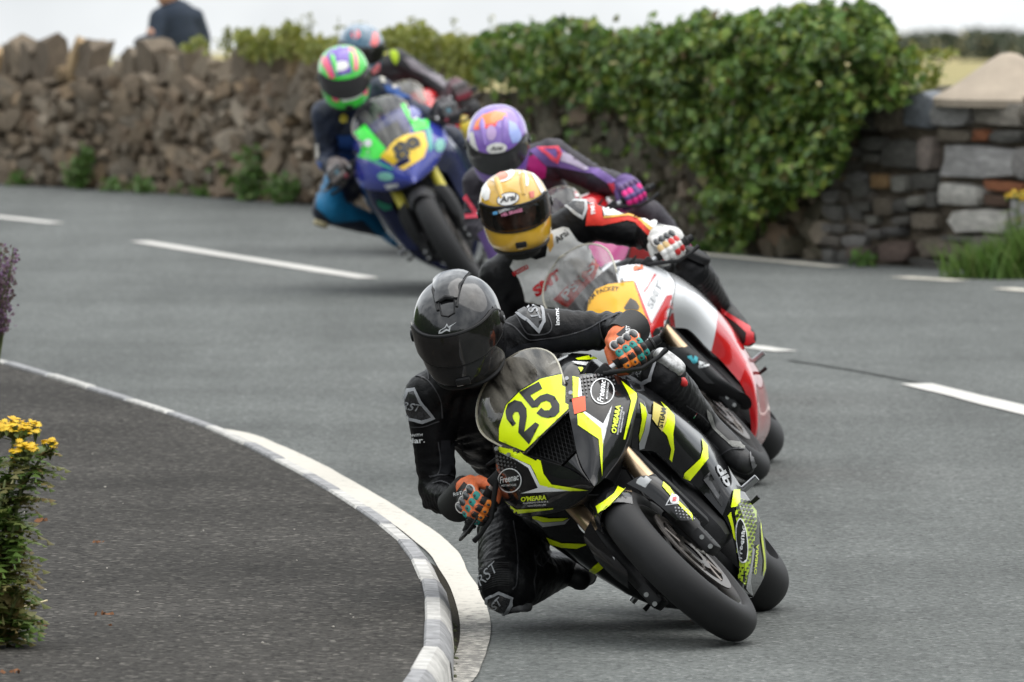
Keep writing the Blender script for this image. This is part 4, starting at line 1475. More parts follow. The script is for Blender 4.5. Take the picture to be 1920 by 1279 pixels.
    for f in (0, .33, .66, 1):
        r = []
        for p in OUTER[2:7]:
            p = Vector(p)
            q = Vector((p.x - .10 - .1 * f, p.y * (1 - .55 * f), p.z - .012 - .02 * f)) if f else p
            r.append(tuple(q))
        ug.append(r)
    un = net(np.array(ug), 3, 3)
    MB().shell(un, .003).build('fairing_lip', M_BLACKM, root, 45)
    MB().shell(mir(un), .003).build('fairing_lip', M_BLACKM, root, 45)
    # dark works behind
    mb = MB()
    mb.box((-.30, 0, .50), (.05, .27, .34), Matrix.Rotation(R(12), 3, 'Y'), .01)
    rad = mb.build('radiator', M_ENG, root, 35)
    mb = MB()
    for k in range(26):
        mb.box((-.268 - .0028 * (k - 13), 0, .50 + .0118 * (k - 13)), (.006, .25, .003), Matrix.Rotation(R(12), 3, 'Y'))
    o = mb.build('radiator_fins', M_BLACKM, rad, 20); o['kind'] = 'stuff'
    mb = MB()
    mb.box((-.62, 0, .45), (.42, .30, .40), None, .05)
    mb.box((-.48, 0, .62), (.26, .28, .22), Matrix.Rotation(R(30), 3, 'Y'), .04)
    mb.tube([(-.70, -.2, .36), (-.70, .2, .36)], .09, 20)
    mb.build('engine', M_ENG, root, 35)
    mb = MB()
    for s_ in (1, -1):
        mb.loft([[(-.22, s_ * .05, .86), (-.22, s_ * .085, .86), (-.22, s_ * .085, .76), (-.22, s_ * .05, .76)],
                 [(-.5, s_ * .16, .84), (-.5, s_ * .19, .84), (-.5, s_ * .19, .70), (-.5, s_ * .16, .70)],
                 [(-.84, s_ * .14, .66), (-.84, s_ * .17, .66), (-.84, s_ * .17, .45), (-.84, s_ * .14, .45)],
                 [(-.88, s_ * .13, .45), (-.88, s_ * .16, .45), (-.88, s_ * .16, .28), (-.88, s_ * .13, .28)]])
    mb.build('frame', M_ENG, root, 35)
    mb = MB()
    for s_ in (1, -1):
        mb.tube([(-.88, s_ * .10, .42), (-1.1, s_ * .135, .41), (-1.42, s_ * .135, .322)], [.045, .04, .03], 12)
    mb.build('swingarm', M_ENG, root)
    mb = MB()
    mb.lathe([(.075, .118), (.108, .118), (.108, .124), (.075, .124)], (-1.38, 0, .322), seg=36)
    mb.tube([(-.80, .121, .46), (-1.38, .121, .43)], .008, 6); mb.tube([(-.80, .121, .37), (-1.38, .121, .214)], .008, 6)
    mb.build('chain', M_ENG, root, 35)
    mb = MB()
    for s_ in (-1, 1):
        mb.tube([(-.42, s_ * .06, .50), (-.40, s_ * .06, .32), (-.56, s_ * .05, .17), (-.85, -.03, .16)], .022, 10)
    mb.tube([(-.85, -.03, .17), (-1.05, -.17, .26), (-1.12, -.21, .33)], [.03, .03, .035], 12)
    mb.build('exhaust_pipe', M_ENG, root)
    MB().tube([(-1.10, -.205, .31), (-1.14, -.215, .36), (-1.45, -.235, .56), (-1.47, -.236, .575)], [.035, .058, .058, .045], 18).build('silencer', M_ENG, root)
    # tank, seat, tail
    def sec(x, zt, zb, hw, n=16):
        return [(x, hw * math.copysign(abs(math.cos(a)) ** .7, math.cos(a)), (zt + zb) / 2 + (zt - zb) / 2 * math.copysign(abs(math.sin(a)) ** .75, math.sin(a))) for a in [2 * math.pi * k / n for k in range(n)]]
    mb = MB()
    dz = c.get('tank_dz', 0)
    mb.loft((np.array([sec(-.30, .91, .82, .07), sec(-.34, .97, .80, .14), sec(-.42, 1.02, .76, .20), sec(-.54, 1.03, .74, .225), sec(-.68, .985, .73, .19), sec(-.78, .90, .72, .12), sec(-.83, .83, .72, .09)]) + np.array([0, 0, dz])).tolist())
    B['tank'] = mb.build('fuel_tank', c['tank'], root, 50)
    MB().loft([sec(-.76, .86, .76, .10), sec(-.95, .855, .77, .13), sec(-1.10, .87, .79, .13), sec(-1.14, .92, .82, .12)]).build('seat', M_SEAT, root, 50)
    B['tail'] = MB().loft([sec(-1.08, .86, .77, .12), sec(-1.16, .96, .79, .13), sec(-1.3, .99, .84, .115), sec(-1.5, 1.0, .92, .07), sec(-1.58, .995, .955, .03)]).build('tail_unit', c['tail'], root, 50)
    # controls
    for s_ in (1, -1):
        d = Vector((-.22, s_ * .93, -.22)).normalized()
        g0 = Vector((-.255, s_ * .12, .905)); gc = Vector((-.300, s_ * .325, .856))
        bar = MB().tube([g0, gc + d * .085], .0115, 12).build('handlebar', M_ALU, root)
        MB().tube([gc - d * .060, gc - d * .055, gc + d * .068, gc + d * .070, gc + d * .076], [.020, .0165, .0165, .021, .019], 14).build('grip', M_GRIP, bar)
        MB().tube([gc + d * .078, gc + d * .10], [.015, .013], 12).build('bar_end', M_BLACKM, bar)
        p = gc - d * .10
        MB().box(p + Vector((.02, 0, .004)), (.06, .05, .035), None, .008).build('lever_perch', M_BLACKM, bar, 35)
        MB().tube([p + Vector((.045, 0, 0)), gc + Vector((.062, 0, -.050)), gc + d * .06 + Vector((.058, 0, -.048)), gc + d * .095 + Vector((.050, 0, -.040))], [.009, .0075, .0065, .009], 10).build('lever', M_BLACKM, bar)
        MB().tube([g0 + Vector((.02, 0, .01)), (-.24, s_ * .22, .93), (-.2, s_ * .14, .90), (-.18, s_ * .06, .86)], .0045, 8).build('cable', M_BLACKM, bar)
        # rearsets
        y = s_ * .19
        pl = MB().box((-.93, y, .36), (.12, .012, .12), Matrix.Rotation(R(35), 3, 'Y'), .004).build('footrest_plate', M_ENG, root, 35)
        MB().tube([(-.905, y, .335), (-.905, y + s_ * .085, .33)], [.012, .011], 12).build('footpeg', M_ALU, pl)
        MB().tube([(-.905, y + s_ * .02, .325), (-.77, y + s_ * .025, .285), (-.765, y + s_ * .06, .283)], [.007, .006, .008], 8).build('foot_lever', M_BLACKM, pl)
    mb = MB()
    rp = Vector((-.30, -.325, .856)); d = Vector((-.22, -.93, -.22)).normalized()
    mb.tube([rp + d * .09, rp + d * .12 + Vector((.03, 0, 0)), rp + d * .09 + Vector((.115, 0, -.01)), rp + d * .02 + Vector((.13, 0, -.015))], [.012, .013, .010, .006], 10, flat=.5)
    mb.build('lever_guard', M_BLACKM, root)
    # dash
    if not c.get('nodash'): MB().box((-.22, 0, .93), (.03, .15, .08), Matrix.Rotation(R(-35), 3, 'Y'), .008).build('dash', M_BLACKM, root, 35)
    MB().box((-.20, 0, .86), (.12, .16, .10), None, .02).build('headstock', M_BLACKM, root, 35)
    # fairing fasteners
    for s_ in (1, -1):
        for p in ((-.145, .150, .94), (-.10, .132, .90)):
            c_ = Vector((p[0] + .014, s_ * p[1], p[2]))
            MB().tube([c_, c_ + Vector((.008, s_ * .002, .003))], .0065, 10).build('fastener', M_ALU, root, 35)
    return B

# ---- the five machines
def place(px, py, yaw, lean):
    g = G(px, py)
    return bike_matrix(g.x, g.y, yaw, lean)
YEL = (.80, .98, .004)
P_YEL = M('fluorescent yellow vinyl', YEL, .32, coat=.4, var=(7, .04))
P_WHT = paint((.78, .79, .80), .3, .5)
P_BLK = paint((.012, .012, .013), .35, .3)
P_RED = paint((.62, .02, .025), .2, .9)
P_ORG = paint((.82, .16, .06), .4, .2)
P_GRY = paint((.10, .10, .105), .35, .5)
P_SIL = paint((.42, .43, .44), .35, .5)

MAT1 = place(1402, 1207, 5.5, 45)
b1 = make_bike(MAT1, 'black and fluorescent yellow racing motorcycle number 25 leading the pack, leaned hard over', dict(
    cowl=M_BLACKG, side=M_BLACKG, belly=M_BLACKG, tank=M_BLACKG, tail=M_BLACKG, mud=M_BLACKG, rim=M('dark rim', (.03, .028, .028), .35, metal=.6), screen=screen_mat('clear screen', (.84, .83, .80), alpha=.42, streak=(.40, .37, .32)), board=P_YEL))
MAT2 = bike_matrix(.9356, 39.72, 3.6, 44)
W2 = M('white bodywork', (.80, .81, .83), .16, coat=1)
R2 = M('red bodywork', (.60, .015, .02), .16, coat=1)
b2 = make_bike(MAT2, 'white and red racing motorcycle with a yellow number panel, second in line', dict(
    cowl=W2, side=W2, belly=R2, tank=M_BLACKM, tank_dz=-.05, tail=W2, mud=M_BLACKM, rim=M_BLACKM, fork=M_GOLD, nose=(.868, .68), nodash=True, screen=screen_mat('clear screen two', (.95, .95, .95), alpha=.20, ior=1.25, streak=(.6, .6, .6)), board=M('orange yellow panel', (.90, .45, .01), .3, coat=.4)))
MAT3 = bike_matrix(.80, 44.9, 6, 41)
b3 = make_bike(MAT3, 'magenta and red racing motorcycle mostly hidden behind the rider in the gold helmet', dict(
    cowl=M('magenta bodywork', (.42, .012, .17), .18, coat=1), side=P_RED, belly=P_RED, tank=P_RED, tail=P_RED, mud=M_BLACKM, rim=M_BLACKM, screen=screen_mat('smoke screen', (.62, .62, .64), alpha=.45), board=M_BLACKM))
MAT4 = place(890, 553, 0, 29)
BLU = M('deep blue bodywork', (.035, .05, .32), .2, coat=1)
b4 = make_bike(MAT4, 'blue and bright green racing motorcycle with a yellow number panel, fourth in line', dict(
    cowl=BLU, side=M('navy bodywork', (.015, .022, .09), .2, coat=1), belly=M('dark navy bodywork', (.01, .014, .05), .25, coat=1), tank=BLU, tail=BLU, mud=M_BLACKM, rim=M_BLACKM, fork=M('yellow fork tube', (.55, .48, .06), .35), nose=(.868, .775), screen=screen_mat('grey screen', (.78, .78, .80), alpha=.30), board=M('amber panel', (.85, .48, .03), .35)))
g5 = P(865, 192, 60.5)
m5 = bike_matrix(0, 60.5, 2, 34)
d5 = m5 @ Vector((-.3, .325, .86))
MAT5 = bike_matrix(g5.x - d5.x, 60.5 - (d5.y - 60.5), 2, 34)
b5 = make_bike(MAT5, 'red and yellow racing motorcycle at the back of the group, mostly hidden', dict(
    cowl=P_RED, side=P_RED, belly=P_RED, tank=P_RED, tail=P_RED, mud=M_BLACKM, rim=M_BLACKM, screen=screen_mat('pale screen', (.7, .7, .7), alpha=.55), board=M('yellow panel', (.75, .62, .05), .35)))
# ================================================================== riders
M_SUIT = M('black leather', (.007, .007, .008), .38, var=(10, .3), bump=(40, .55, .008), spec=.2)
M_STRETCH = M('stretch panel', (.022, .023, .027), .8, bump=(260, .5, .002), spec=.2)
M_VISOR = M('dark visor', (.012, .011, .011), .08, coat=.6, spec=.4, var=(14, .5))
M_PUCK = M('scuffed plastic', (.12, .12, .125), .6, var=(40, .5))

HP = [(-.128, .140, .085, .098), (-.105, .168, .112, .116), (-.07, .172, .138, .124), (-.03, .166, .152, .128), (.015, .160, .158, .129), (.055, .147, .156, .125), (.09, .122, .140, .110), (.115, .093, .112, .088), (.131, .058, .075, .055), (.139, .026, .036, .026), (.141, .002, .002, .002)]
_hp = cr(HP, 8)
def hsurf(az, z, off=0):
    af, ab, b = [float(np.interp(z, _hp[:, 0], _hp[:, i])) for i in (1, 2, 3)]
    c, s = math.cos(az), math.sin(az)
    e = .90
    a = af if c > 0 else ab
    x = (a + off) * math.copysign(abs(c) ** e, c); y = (b + off) * math.copysign(abs(s) ** e, s)
    return Vector((x, y, z))
def vis_top(az): return .046 + .018 * (1 - math.cos(az)) 
def vis_bot(az): return -.042 + .034 * (1 - math.cos(az)) ** 1.0

def helmet(root, cpos, yaw, pitch, roll, mat, visor, hole=False, scale=1.0, style=0, trim=None):
    # faces the camera at yaw = pitch = roll = 0; yaw turns it to the picture's right, pitch nods it down, roll leans its top to the left
    base = Matrix(((0, 1, 0), (-1, 0, 0), (0, 0, 1)))
    Rm = Matrix.Rotation(-R(roll), 3, 'Y') @ Matrix.Rotation(R(yaw), 3, 'Z') @ Matrix.Rotation(R(pitch), 3, 'X') @ base
    Mw = Matrix.Translation(cpos) @ Rm.to_4x4() @ Matrix.Scale(scale, 4)
    h = bpy.data.objects.new('helmet', None)
    rows, N = 40, 72
    zs = [-.128 + .269 * (i / (rows - 1)) for i in range(rows)]
    zs = [float(np.interp(i / (rows - 1), [0, .8, 1], [-.128, .115, .141])) for i in range(rows)]
    vs, fs = [], []
    for z in zs:
        for k in range(N):
            vs.append(hsurf(2 * math.pi * k / N - math.pi, z))
    def in_hole(i, k):
        az = 2 * math.pi * (k + .5) / N - math.pi
        z = (zs[i] + zs[i + 1]) / 2
        return hole and abs(az) < R(68) and vis_bot(az) + .004 < z < vis_top(az) - .004
    for i in range(rows - 1):
        for k in range(N):
            if not in_hole(i, k):
                fs.append((i * N + k, i * N + (k + 1) % N, (i + 1) * N + (k + 1) % N, (i + 1) * N + k))
    mb = MB().add(vs, fs)
    h = mb.build('helmet', mat, root, 50)
    h.matrix_basis = wmat(root).inverted() @ Mw
    # rolled lower edge
    tr = trim or M_BLACKM
    MB().tube([hsurf(2 * math.pi * k / 48, -.128, .001) for k in range(49)], .008, 8, False).build('neck_roll', tr, h)
    mb = MB()
    mb.ell((0, 0, -.05), ((.11, 0, 0), (0, .095, 0), (0, 0, .085)))
    mb.tube([(-.01, 0, -.09), (-.03, 0, -.17)], [.075, .07], 16)
    mb.build('helmet_lining', M_SEAT, h)
    # visor
    g = []
    A = 80
    for i in range(11):
        r = []
        for k in range(37):
            az = R(-A + 2 * A * k / 36)
            z = vis_bot(az) + (vis_top(az) - vis_bot(az)) * i / 10
            r.append(tuple(hsurf(az, z, .0045)))
        g.append(r)
    v = MB().shell(np.array(g), .003).build('visor', visor, h, 60)
    MB().tube([hsurf(R(q_), vis_top(R(q_)) + .003 - .055 * max(0, (abs(q_) - 62) / 30) ** 2, .003) for q_ in [-92 + 184 * k / 40 for k in range(41)]], .0055, 8).build('visor_seal', tr, h)
    MB().tube([hsurf(R(-80 + 160 * k / 40), vis_bot(R(-80 + 160 * k / 40)) - .002, .004) for k in range(41)], .003, 8).build('visor_seal', tr, h)
    for s_ in (1, -1):
        c = hsurf(s_ * R(84), .012, .004)
        MB().tube([c, c + Vector((0, s_ * .008, 0))], [.020, .017], 16).build('visor_pivot', tr, h, 35)
        MB().tube([c + Vector((0, s_ * .008, 0)), c + Vector((0, s_ * .010, 0))], .006, 10).build('screw', M_ALU, h, 35)
    # chin vent
    c = hsurf(0, -.094, .003)
    MB().box(c, (.012, .042, .022), Matrix.Rotation(R(8), 3, 'Y'), .004).build('chin_vent', tr, h, 35)
    # crown vents and spoiler
    if style == 0:
        g = []
        for i in range(9):
            f = i / 8
            x = .072 - .192 * f
            r = []
            for k in range(9):
                t = -1 + k / 4
                y = t * (.032 + .022 * f)
                zt = crown(x, y)
                r.append((x, y, zt + .007 * (1 - abs(t) ** 4) * min(1, 4 * f + .25) + (.006 if f > .8 else 0)))
            g.append(r)
        MB().shell(np.array(g), .006).build('spoiler', mat, h, 35)
        for t in (-.036, .036):
            MB().tube([(.10, t * .8, crown(.10, t * .8) + .004), (.02, t * 1.15, crown(.02, t * 1.15) + .009), (-.10, t * 1.5, crown(-.10, t * 1.5) + .006)], .004, 8).build('spoiler_edge', tr, h)
        c = Vector((.118, 0, crown(.118, 0)))
        mb = MB()
        mb.tube([(.076, -.022, crown(.076, -.022) + .006), (.072, 0, crown(.072, 0) + .010), (.076, .022, crown(.076, .022) + .006)], [.006, .008, .006], 8)
        mb.tube([(.076, -.024, crown(.076, -.024) + .003), (.114, -.019, crown(.114, -.019) + .003), (.120, 0, crown(.120, 0) + .003), (.114, .019, crown(.114, .019) + .003), (.076, .024, crown(.076, .024) + .003)], .0028, 6)
        mb.build('brow_vent', tr, h)
    else:
        for t in (-.04, .04):
            mb = MB()
            mb.tube([(.125, t, crown(.125, t) + .002), (.09, t * 1.1, crown(.09, t * 1.1) + .006), (.04, t * 1.2, crown(.04, t * 1.2) + .006), (.0, t * 1.2, crown(0, t * 1.2))], [.008, .012, .012, .006], 10, flat=.5)
            mb.build('crown_vent', mat, h)
    return h, v
def crown(x, y):                          # height of the shell over a point
    lo, hi = 0.0, .141
    for _ in range(24):
        m = (lo + hi) / 2
        af, ab, b = [float(np.interp(m, _hp[:, 0], _hp[:, i])) for i in (1, 2, 3)]
        a = af if x > 0 else ab
        if (abs(x) / max(a, 1e-4)) ** 2.1 + (abs(y) / max(b, 1e-4)) ** 2.1 < 1: lo = m
        else: hi = m
    return lo

def glove(root, gc, d, wrist, mat, col, sc=1.04):
    # gc grip centre, d along the grip outwards
    d = Vector(d).normalized()
    f = Vector((1, 0, 0)); f = (f - d * f.dot(d)).normalized()
    u = f.cross(d) if d.y > 0 else d.cross(f)
    if u.z < 0: u = -u
    tilt = Matrix.Rotation(R(c_tilt if d.y > 0 else -c_tilt), 3, d)
    f, u = tilt @ f, tilt @ u
    Q = lambda a, b, c: gc + (f * a + u * b + d * c) * sc
    mb = MB()
    W = Vector(wrist)
    offs = (-.034, -.011, .012, .033)
    K = [Q(.016, .046, o * .95) for o in offs]
    wl = [Q(-.080, .050, o * .62) for o in offs]
    for k, w_ in zip(K, wl): mb.capsule(w_, .021 * sc, k, .0155 * sc)
    mb.capsule(W, .047, Q(-.075, .048, 0), .036 * sc)
    pads = []
    for i, o in enumerate(offs):
        r = (.0125, .0130, .0125, .0112)[i] * sc
        ext = (1.0, 1.08, 1.02, .86)[i]
        p1 = Q(.016 + .040 * ext, .018, o); p2 = Q(.016 + .034 * ext, -.016 * ext, o); p3 = Q(.012, -.032, o * .96)
        mb.capsule(K[i], r * 1.12, p1, r); mb.capsule(p1, r, p2, r * .95); mb.capsule(p2, r * .95, p3, r * .85)
        pads.append((K[i], p1, p2, p3, r))
    t0, t1, t2, t3 = Q(-.060, .030, -.040), Q(-.030, .0, -.056), Q(.005, -.022, -.056), Q(.028, -.026, -.040)
    mb.capsule(t0, .021 * sc, t1, .016 * sc); mb.capsule(t1, .0155 * sc, t2, .014 * sc); mb.capsule(t2, .014 * sc, t3, .011 * sc)
    g = skin(mb, 'glove', mat, root, voxel=.0042, smooth=3)
    # cuff
    MB().tube([W + (W - Q(-.075, .048, 0)).normalized() * .045, W, Q(-.086, .049, 0)], [.056, .052, .044], 20).build('cuff', col.get('cuff', mat), g)
    mk = MB()
    for i in range(4):
        K0, p1, p2, p3, r = pads[i]
        ax = (p1 - K0).normalized(); n = (u * .75 + f * .65).normalized(); n = (n - ax * n.dot(ax)).normalized(); s_ = ax.cross(n)
        MB().ell(K0 - ax * .004 + n * r * .75, (ax * .019, s_ * r * .95, n * .010), 12, 8).build('knuckle_guard', col['knuckle'], g)
        if col.get('ring'):
            pts = [K0 - ax * .004 + n * r * .78 + ax * .0205 * math.cos(a) + s_ * r * 1.08 * math.sin(a) for a in [2 * math.pi * k / 20 for k in range(21)]]
            MB().tube(pts, .0026, 6, False).build('guard_edge', col['ring'], g)
        for (a, b, cc, wd) in ((K0, p1, col['f1'][i], .62), (p1, p2, col['f2'][i], .60)):
            ax2 = (b - a).normalized(); L = (b - a).length
            n2 = (f * .8 + u * (.6 if cc is col['f1'][i] else -.1)).normalized(); n2 = (n2 - ax2 * n2.dot(ax2)).normalized(); s2 = ax2.cross(n2)
            o = MB().ell(a.lerp(b, .55) + n2 * r * .45, (ax2 * L * .50, s2 * r * 1.02, n2 * r * .72), 12, 8).build('finger_pad', cc, g)
            if cc is col['f2'][i] and col.get('tip'):
                mt_ = MB(); mt_.capsule(a.lerp(b, .05), r * 1.06, b, r * 1.06); mt_.capsule(b, r * 1.06, p3, r * .95)
                mt_.build('fingertip', col['tip'], g)
            if col.get('stud'):
                MB().ell(a.lerp(b, .55) + n2 * r * 1.12, (ax2 * .0055, s2 * .0042, n2 * .003), 8, 6).build('stud', col['stud'], g)
    # back of the hand
    bk = [Q(-.072, .083, -.026), Q(-.020, .073, -.036), Q(-.004, .071, 0), Q(-.020, .073, .034), Q(-.072, .083, .024), Q(-.092, .084, 0)]
    if col.get('back'):
        S = Surf(g)
    return g, Q
c_tilt = 0

def limb(mb, *pts):
    for (a, ra), (b, rb) in zip(pts, pts[1:]): mb.capsule(a, ra, b, rb, 18)

def folds(body, V, hl, hr):
    # creases gathered at elbows, knees, armpits and groin
    me = body.data
    n = len(me.vertices)
    co = np.empty(n * 3); me.vertices.foreach_get('co', co); co = co.reshape(-1, 3)
    no = np.empty(n * 3); me.vertices.foreach_get('normal', no); no = no.reshape(-1, 3)
    nz = np.array([noise.noise(Vector(c) * 7) for c in co])
    nz2 = np.array([noise.noise(Vector(c) * 23) for c in co])
    d = np.zeros(n)
    def add(j, a, b, amp, wid, per):
        j = np.array(V[j] if isinstance(j, str) else j); a, b = np.array(a), np.array(b)
        ax = b - a; ax /= np.linalg.norm(ax)
        r = co - j
        t = r @ ax
        rad = np.linalg.norm(r, axis=1)
        w = np.exp(-(rad / wid) ** 2)
        s = np.sin(t * 2 * np.pi / per + nz * 7)
        d[:] += amp * w * (np.sign(s) * np.abs(s) ** .7) * (.6 + .8 * np.clip(nz2 + .3, 0, 1))
    for s_ in 'LR':
        add('el' + s_, V['sh' + s_], V['el' + s_], .0045, .11, .034)
        add(V['el' + s_].lerp(V['wr' + s_], .55), V['el' + s_], V['wr' + s_], .003, .09, .028)
        add(V['sh' + s_].lerp(V['chest'], .3), V['chest'], V['sh' + s_], .005, .12, .045)
        h = hl if s_ == 'L' else hr
        add(V['kn' + s_].lerp(h, .25), h, V['kn' + s_], .0035, .13, .022)
        add(V['kn' + s_].lerp(h, .6), h + Vector((0, 0, .2)), V['kn' + s_], .006, .16, .07)
        add('kn' + s_, V['kn' + s_], V['an' + s_], .004, .10, .035)
    add(V['chest'].lerp(V['pelvis'], .4), V['pelvis'], V['chest'], .007, .22, .06)
    co = co + no * d[:, None]
    me.vertices.foreach_set('co', co.ravel()); me.update()

def make_rider(mat4, label, J, suit, boots=None, glove_cols=None, group=None, hump=True, voxel=.011, wrinkle=.004, gmat=None):
    root = thing('person', label, 'person', mat4, group)
    kR = J.get('kR', 1.0); J = {k: v for k, v in J.items() if k != 'kR'}
    V = {k: Vector(v) for k, v in J.items()}
    mb = MB()
    pel, ch, nk = V['pelvis'], V['chest'], V['neck']
    sl_, sr = V['shL'], V['shR']
    ax = (sl_ - sr).normalized()
    sp = (ch - pel).normalized()
    fr_ = ax.cross(sp).normalized()
    hl, hr = V.get('hipL', pel + Vector((0, .09, -.01))), V.get('hipR', pel + Vector((0, -.09, -.02)))
    limb(mb, (hl, .115), (hr, .115))
    limb(mb, (pel, .15), (pel.lerp(ch, .45), .138), (ch, .145))
    limb(mb, (ch + ax * .05, .125), (sl_.lerp(ch, .25), .088), (sl_, .078)); limb(mb, (ch - ax * .05, .125), (sr.lerp(ch, .25), .088), (sr, .078))
    for s0, h0 in ((sl_, hl), (sr, hr)):
        limb(mb, (s0.lerp(ch, .45), .10), (ch.lerp(h0, .35) + (s0 - ch) * .28, .105), (h0.lerp(pel, .3), .11))
    limb(mb, (sl_.lerp(sr, .12), .075), (sl_.lerp(sr, .5) + sp * .02, .085), (sl_.lerp(sr, .88), .075))
    limb(mb, (sl_.lerp(sr, .5), .085), (nk, .066))
    if hump:
        mid = sl_.lerp(sr, .5)
        limb(mb, (ch - fr_ * .09, .08), (mid - fr_ * .07 + sp * .05, .06))
    for s_ in 'LR':
        sh, el, wr = V['sh' + s_], V['el' + s_], V['wr' + s_]
        limb(mb, (sh, .078), (sh.lerp(el, .45), .066), (el, .058)); limb(mb, (el, .060), (el.lerp(wr, .35), .058), (wr, .043))
        hp, kn, an = (hl if s_ == 'L' else hr), V['kn' + s_], V['an' + s_]
        q = kR if s_ == 'R' else 1.0; limb(mb, (hp, .122), (hp.lerp(kn, .5), .102 * q ** .5), (kn, .076 * q)); limb(mb, (kn, .077 * q), (kn.lerp(an, .35), .072 * q ** .5), (an.lerp(kn, .18), .054))
    body = skin(mb, 'leather_suit', suit, root, voxel=voxel, smooth=5, wrinkle=wrinkle)
    folds(body, V, hl, hr)
    bt = {}
    for s_ in 'LR':
        kn, an, toe, = V['kn' + s_], V['an' + s_], V['toe' + s_]
        mb = MB()
        heel = V.get('heel' + s_, an - (toe - an).normalized() * .04 + Vector((0, 0, -.05)))
        limb(mb, (an.lerp(kn, .42), .060), (an.lerp(kn, .15), .052), (an, .050))
        limb(mb, (an, .050), (heel, .040)); limb(mb, (an, .050), (an.lerp(toe, .55), .046), (toe, .036)); limb(mb, (heel, .036), (toe - Vector((0, 0, .008)), .032))
        bt[s_] = skin(mb, 'boot', boots or M_BLACKM, root, voxel=.008, smooth=4, wrinkle=.002)
    return root, body, bt

def L(mat4, px, py, x):                  # bike-axis point seen at a pixel, x metres ahead of the axle
    inv = mat4.inverted()
    o = inv @ CAMP; d = (inv.to_3x3() @ ray(px, py))
    t = (x - o.x) / d.x
    return o + d * t

GC = lambda s_: Vector((-.300, s_ * .325, .856))
GD = lambda s_: Vector((-.22, s_ * .93, -.22)).normalized()

# ---- first rider, all in black
M_H1 = M('gloss black helmet', (.010, .010, .011), .12, coat=.7, spec=.3, var=(6, .3))
m = MAT1
J1 = dict(pelvis=(-.97, -.16, .86), chest=L(m, 905, 745, -.66), neck=L(m, 890, 690, -.53), shL=L(m, 1000, 622, -.56), shR=L(m, 804, 743, -.56),
          elL=L(m, 1150, 620, -.60), elR=L(m, 822, 926, -.60), wrL=L(m, 1176, 622, -.41), wrR=L(m, 862, 936, -.41),
          hipL=(-.98, -.06, .85), hipR=(-.97, -.27, .84), knL=L(m, 1238, 712, -.54), knR=L(m, 956, 1092, -.50), kR=1.28, anL=L(m, 1325, 802, -.86), anR=L(m, 1078, 1062, -.92),
          toeL=L(m, 1394, 868, -.74), toeR=L(m, 1085, 1085, -.80))
r1, body1, boots1 = make_rider(MAT1, 'rider in plain black leathers and black helmet, knee down on the lead motorcycle', J1, M_SUIT, M('black boot', (.018, .018, .019), .5, var=(20, .4), bump=(160, .3, .002)))
h1, v1 = helmet(r1, MAT1 @ L(m, 861, 613, -.33), -9, 22, 12, M_H1, M_VISOR, scale=1.04)
ORG = M('orange glove leather', (.72, .17, .06), .55, var=(24, .3), bump=(220, .3, .002))
ORG2 = M('bright orange finger pad', (.85, .24, .03), .5, var=(24, .2))
TEAL = M('teal glove leather', (.02, .25, .22), .6, var=(24, .25), bump=(220, .4, .002))
GBLK = M('black glove leather', (.018, .018, .018), .6, bump=(220, .4, .002))
GUARD = M('black knuckle plate', (.04, .042, .045), .25, coat=.4)
GWH = M('white piping', (.62, .60, .58), .5)
GC1 = dict(knuckle=GUARD, ring=GWH, f1=[TEAL, TEAL, TEAL, TEAL], f2=[ORG2, ORG2, TEAL, TEAL], tip=GBLK, stud=GUARD, cuff=GBLK)
c_tilt = 14
gl1, Q1 = glove(r1, GC(1), GD(1), J1['wrL'], ORG, GC1)
gr1, Q1r = glove(r1, GC(-1), GD(-1), J1['wrR'], ORG, dict(GC1, f2=[ORG2, ORG2, ORG2, TEAL]))
def puck(root, c, n, up, w_, h_, mat, name='knee_slider'):
    n = Vector(n).normalized(); up = Vector(up); up = (up - n * up.dot(n)).normalized(); s_ = n.cross(up)
    secs = []
    for o, k in ((0, 1), (.016, 1), (.024, .93), (.028, .75)):
        secs.append([c + n * o + up * h_ * k * math.copysign(abs(math.sin(a)) ** .8, math.sin(a)) + s_ * w_ * k * math.copysign(abs(math.cos(a)) ** .8, math.cos(a)) for a in [2 * math.pi * i / 24 for i in range(24)]])
    return MB().loft(secs).build(name, mat, root, 45)
kl = Vector(J1['knL']); kr = Vector(J1['knR'])
M_PK = M('clear scuffed slider', (.48, .48, .48), .3, coat=.5, var=(60, .6))
kp = L(MAT1, 1253, 681, -.50)
puck(r1, kp + Vector((-.008, -.002, 0)), (.62, .78, .1), (-.05, .12, -1), .026, .055, M_PK)
puck(r1, kp + Vector((-.03, -.018, -.004)), (.62, .78, .1), (-.05, .12, -1), .034, .066, M_BLACKM, 'slider_base')
MB().ell(kp + Vector((-.015, -.01, -.068)), ((.014, 0, 0), (0, .014, 0), (0, 0, .022)), 10, 8).build('slider_tab', paint((.6, .03, .03), .4, .2), r1)
puck(r1, L(MAT1, 968, 1140, -.50) + Vector((0, .012, .012)), (.05, -.72, -.69), (1, 0, 0), .05, .06, M_PUCK)

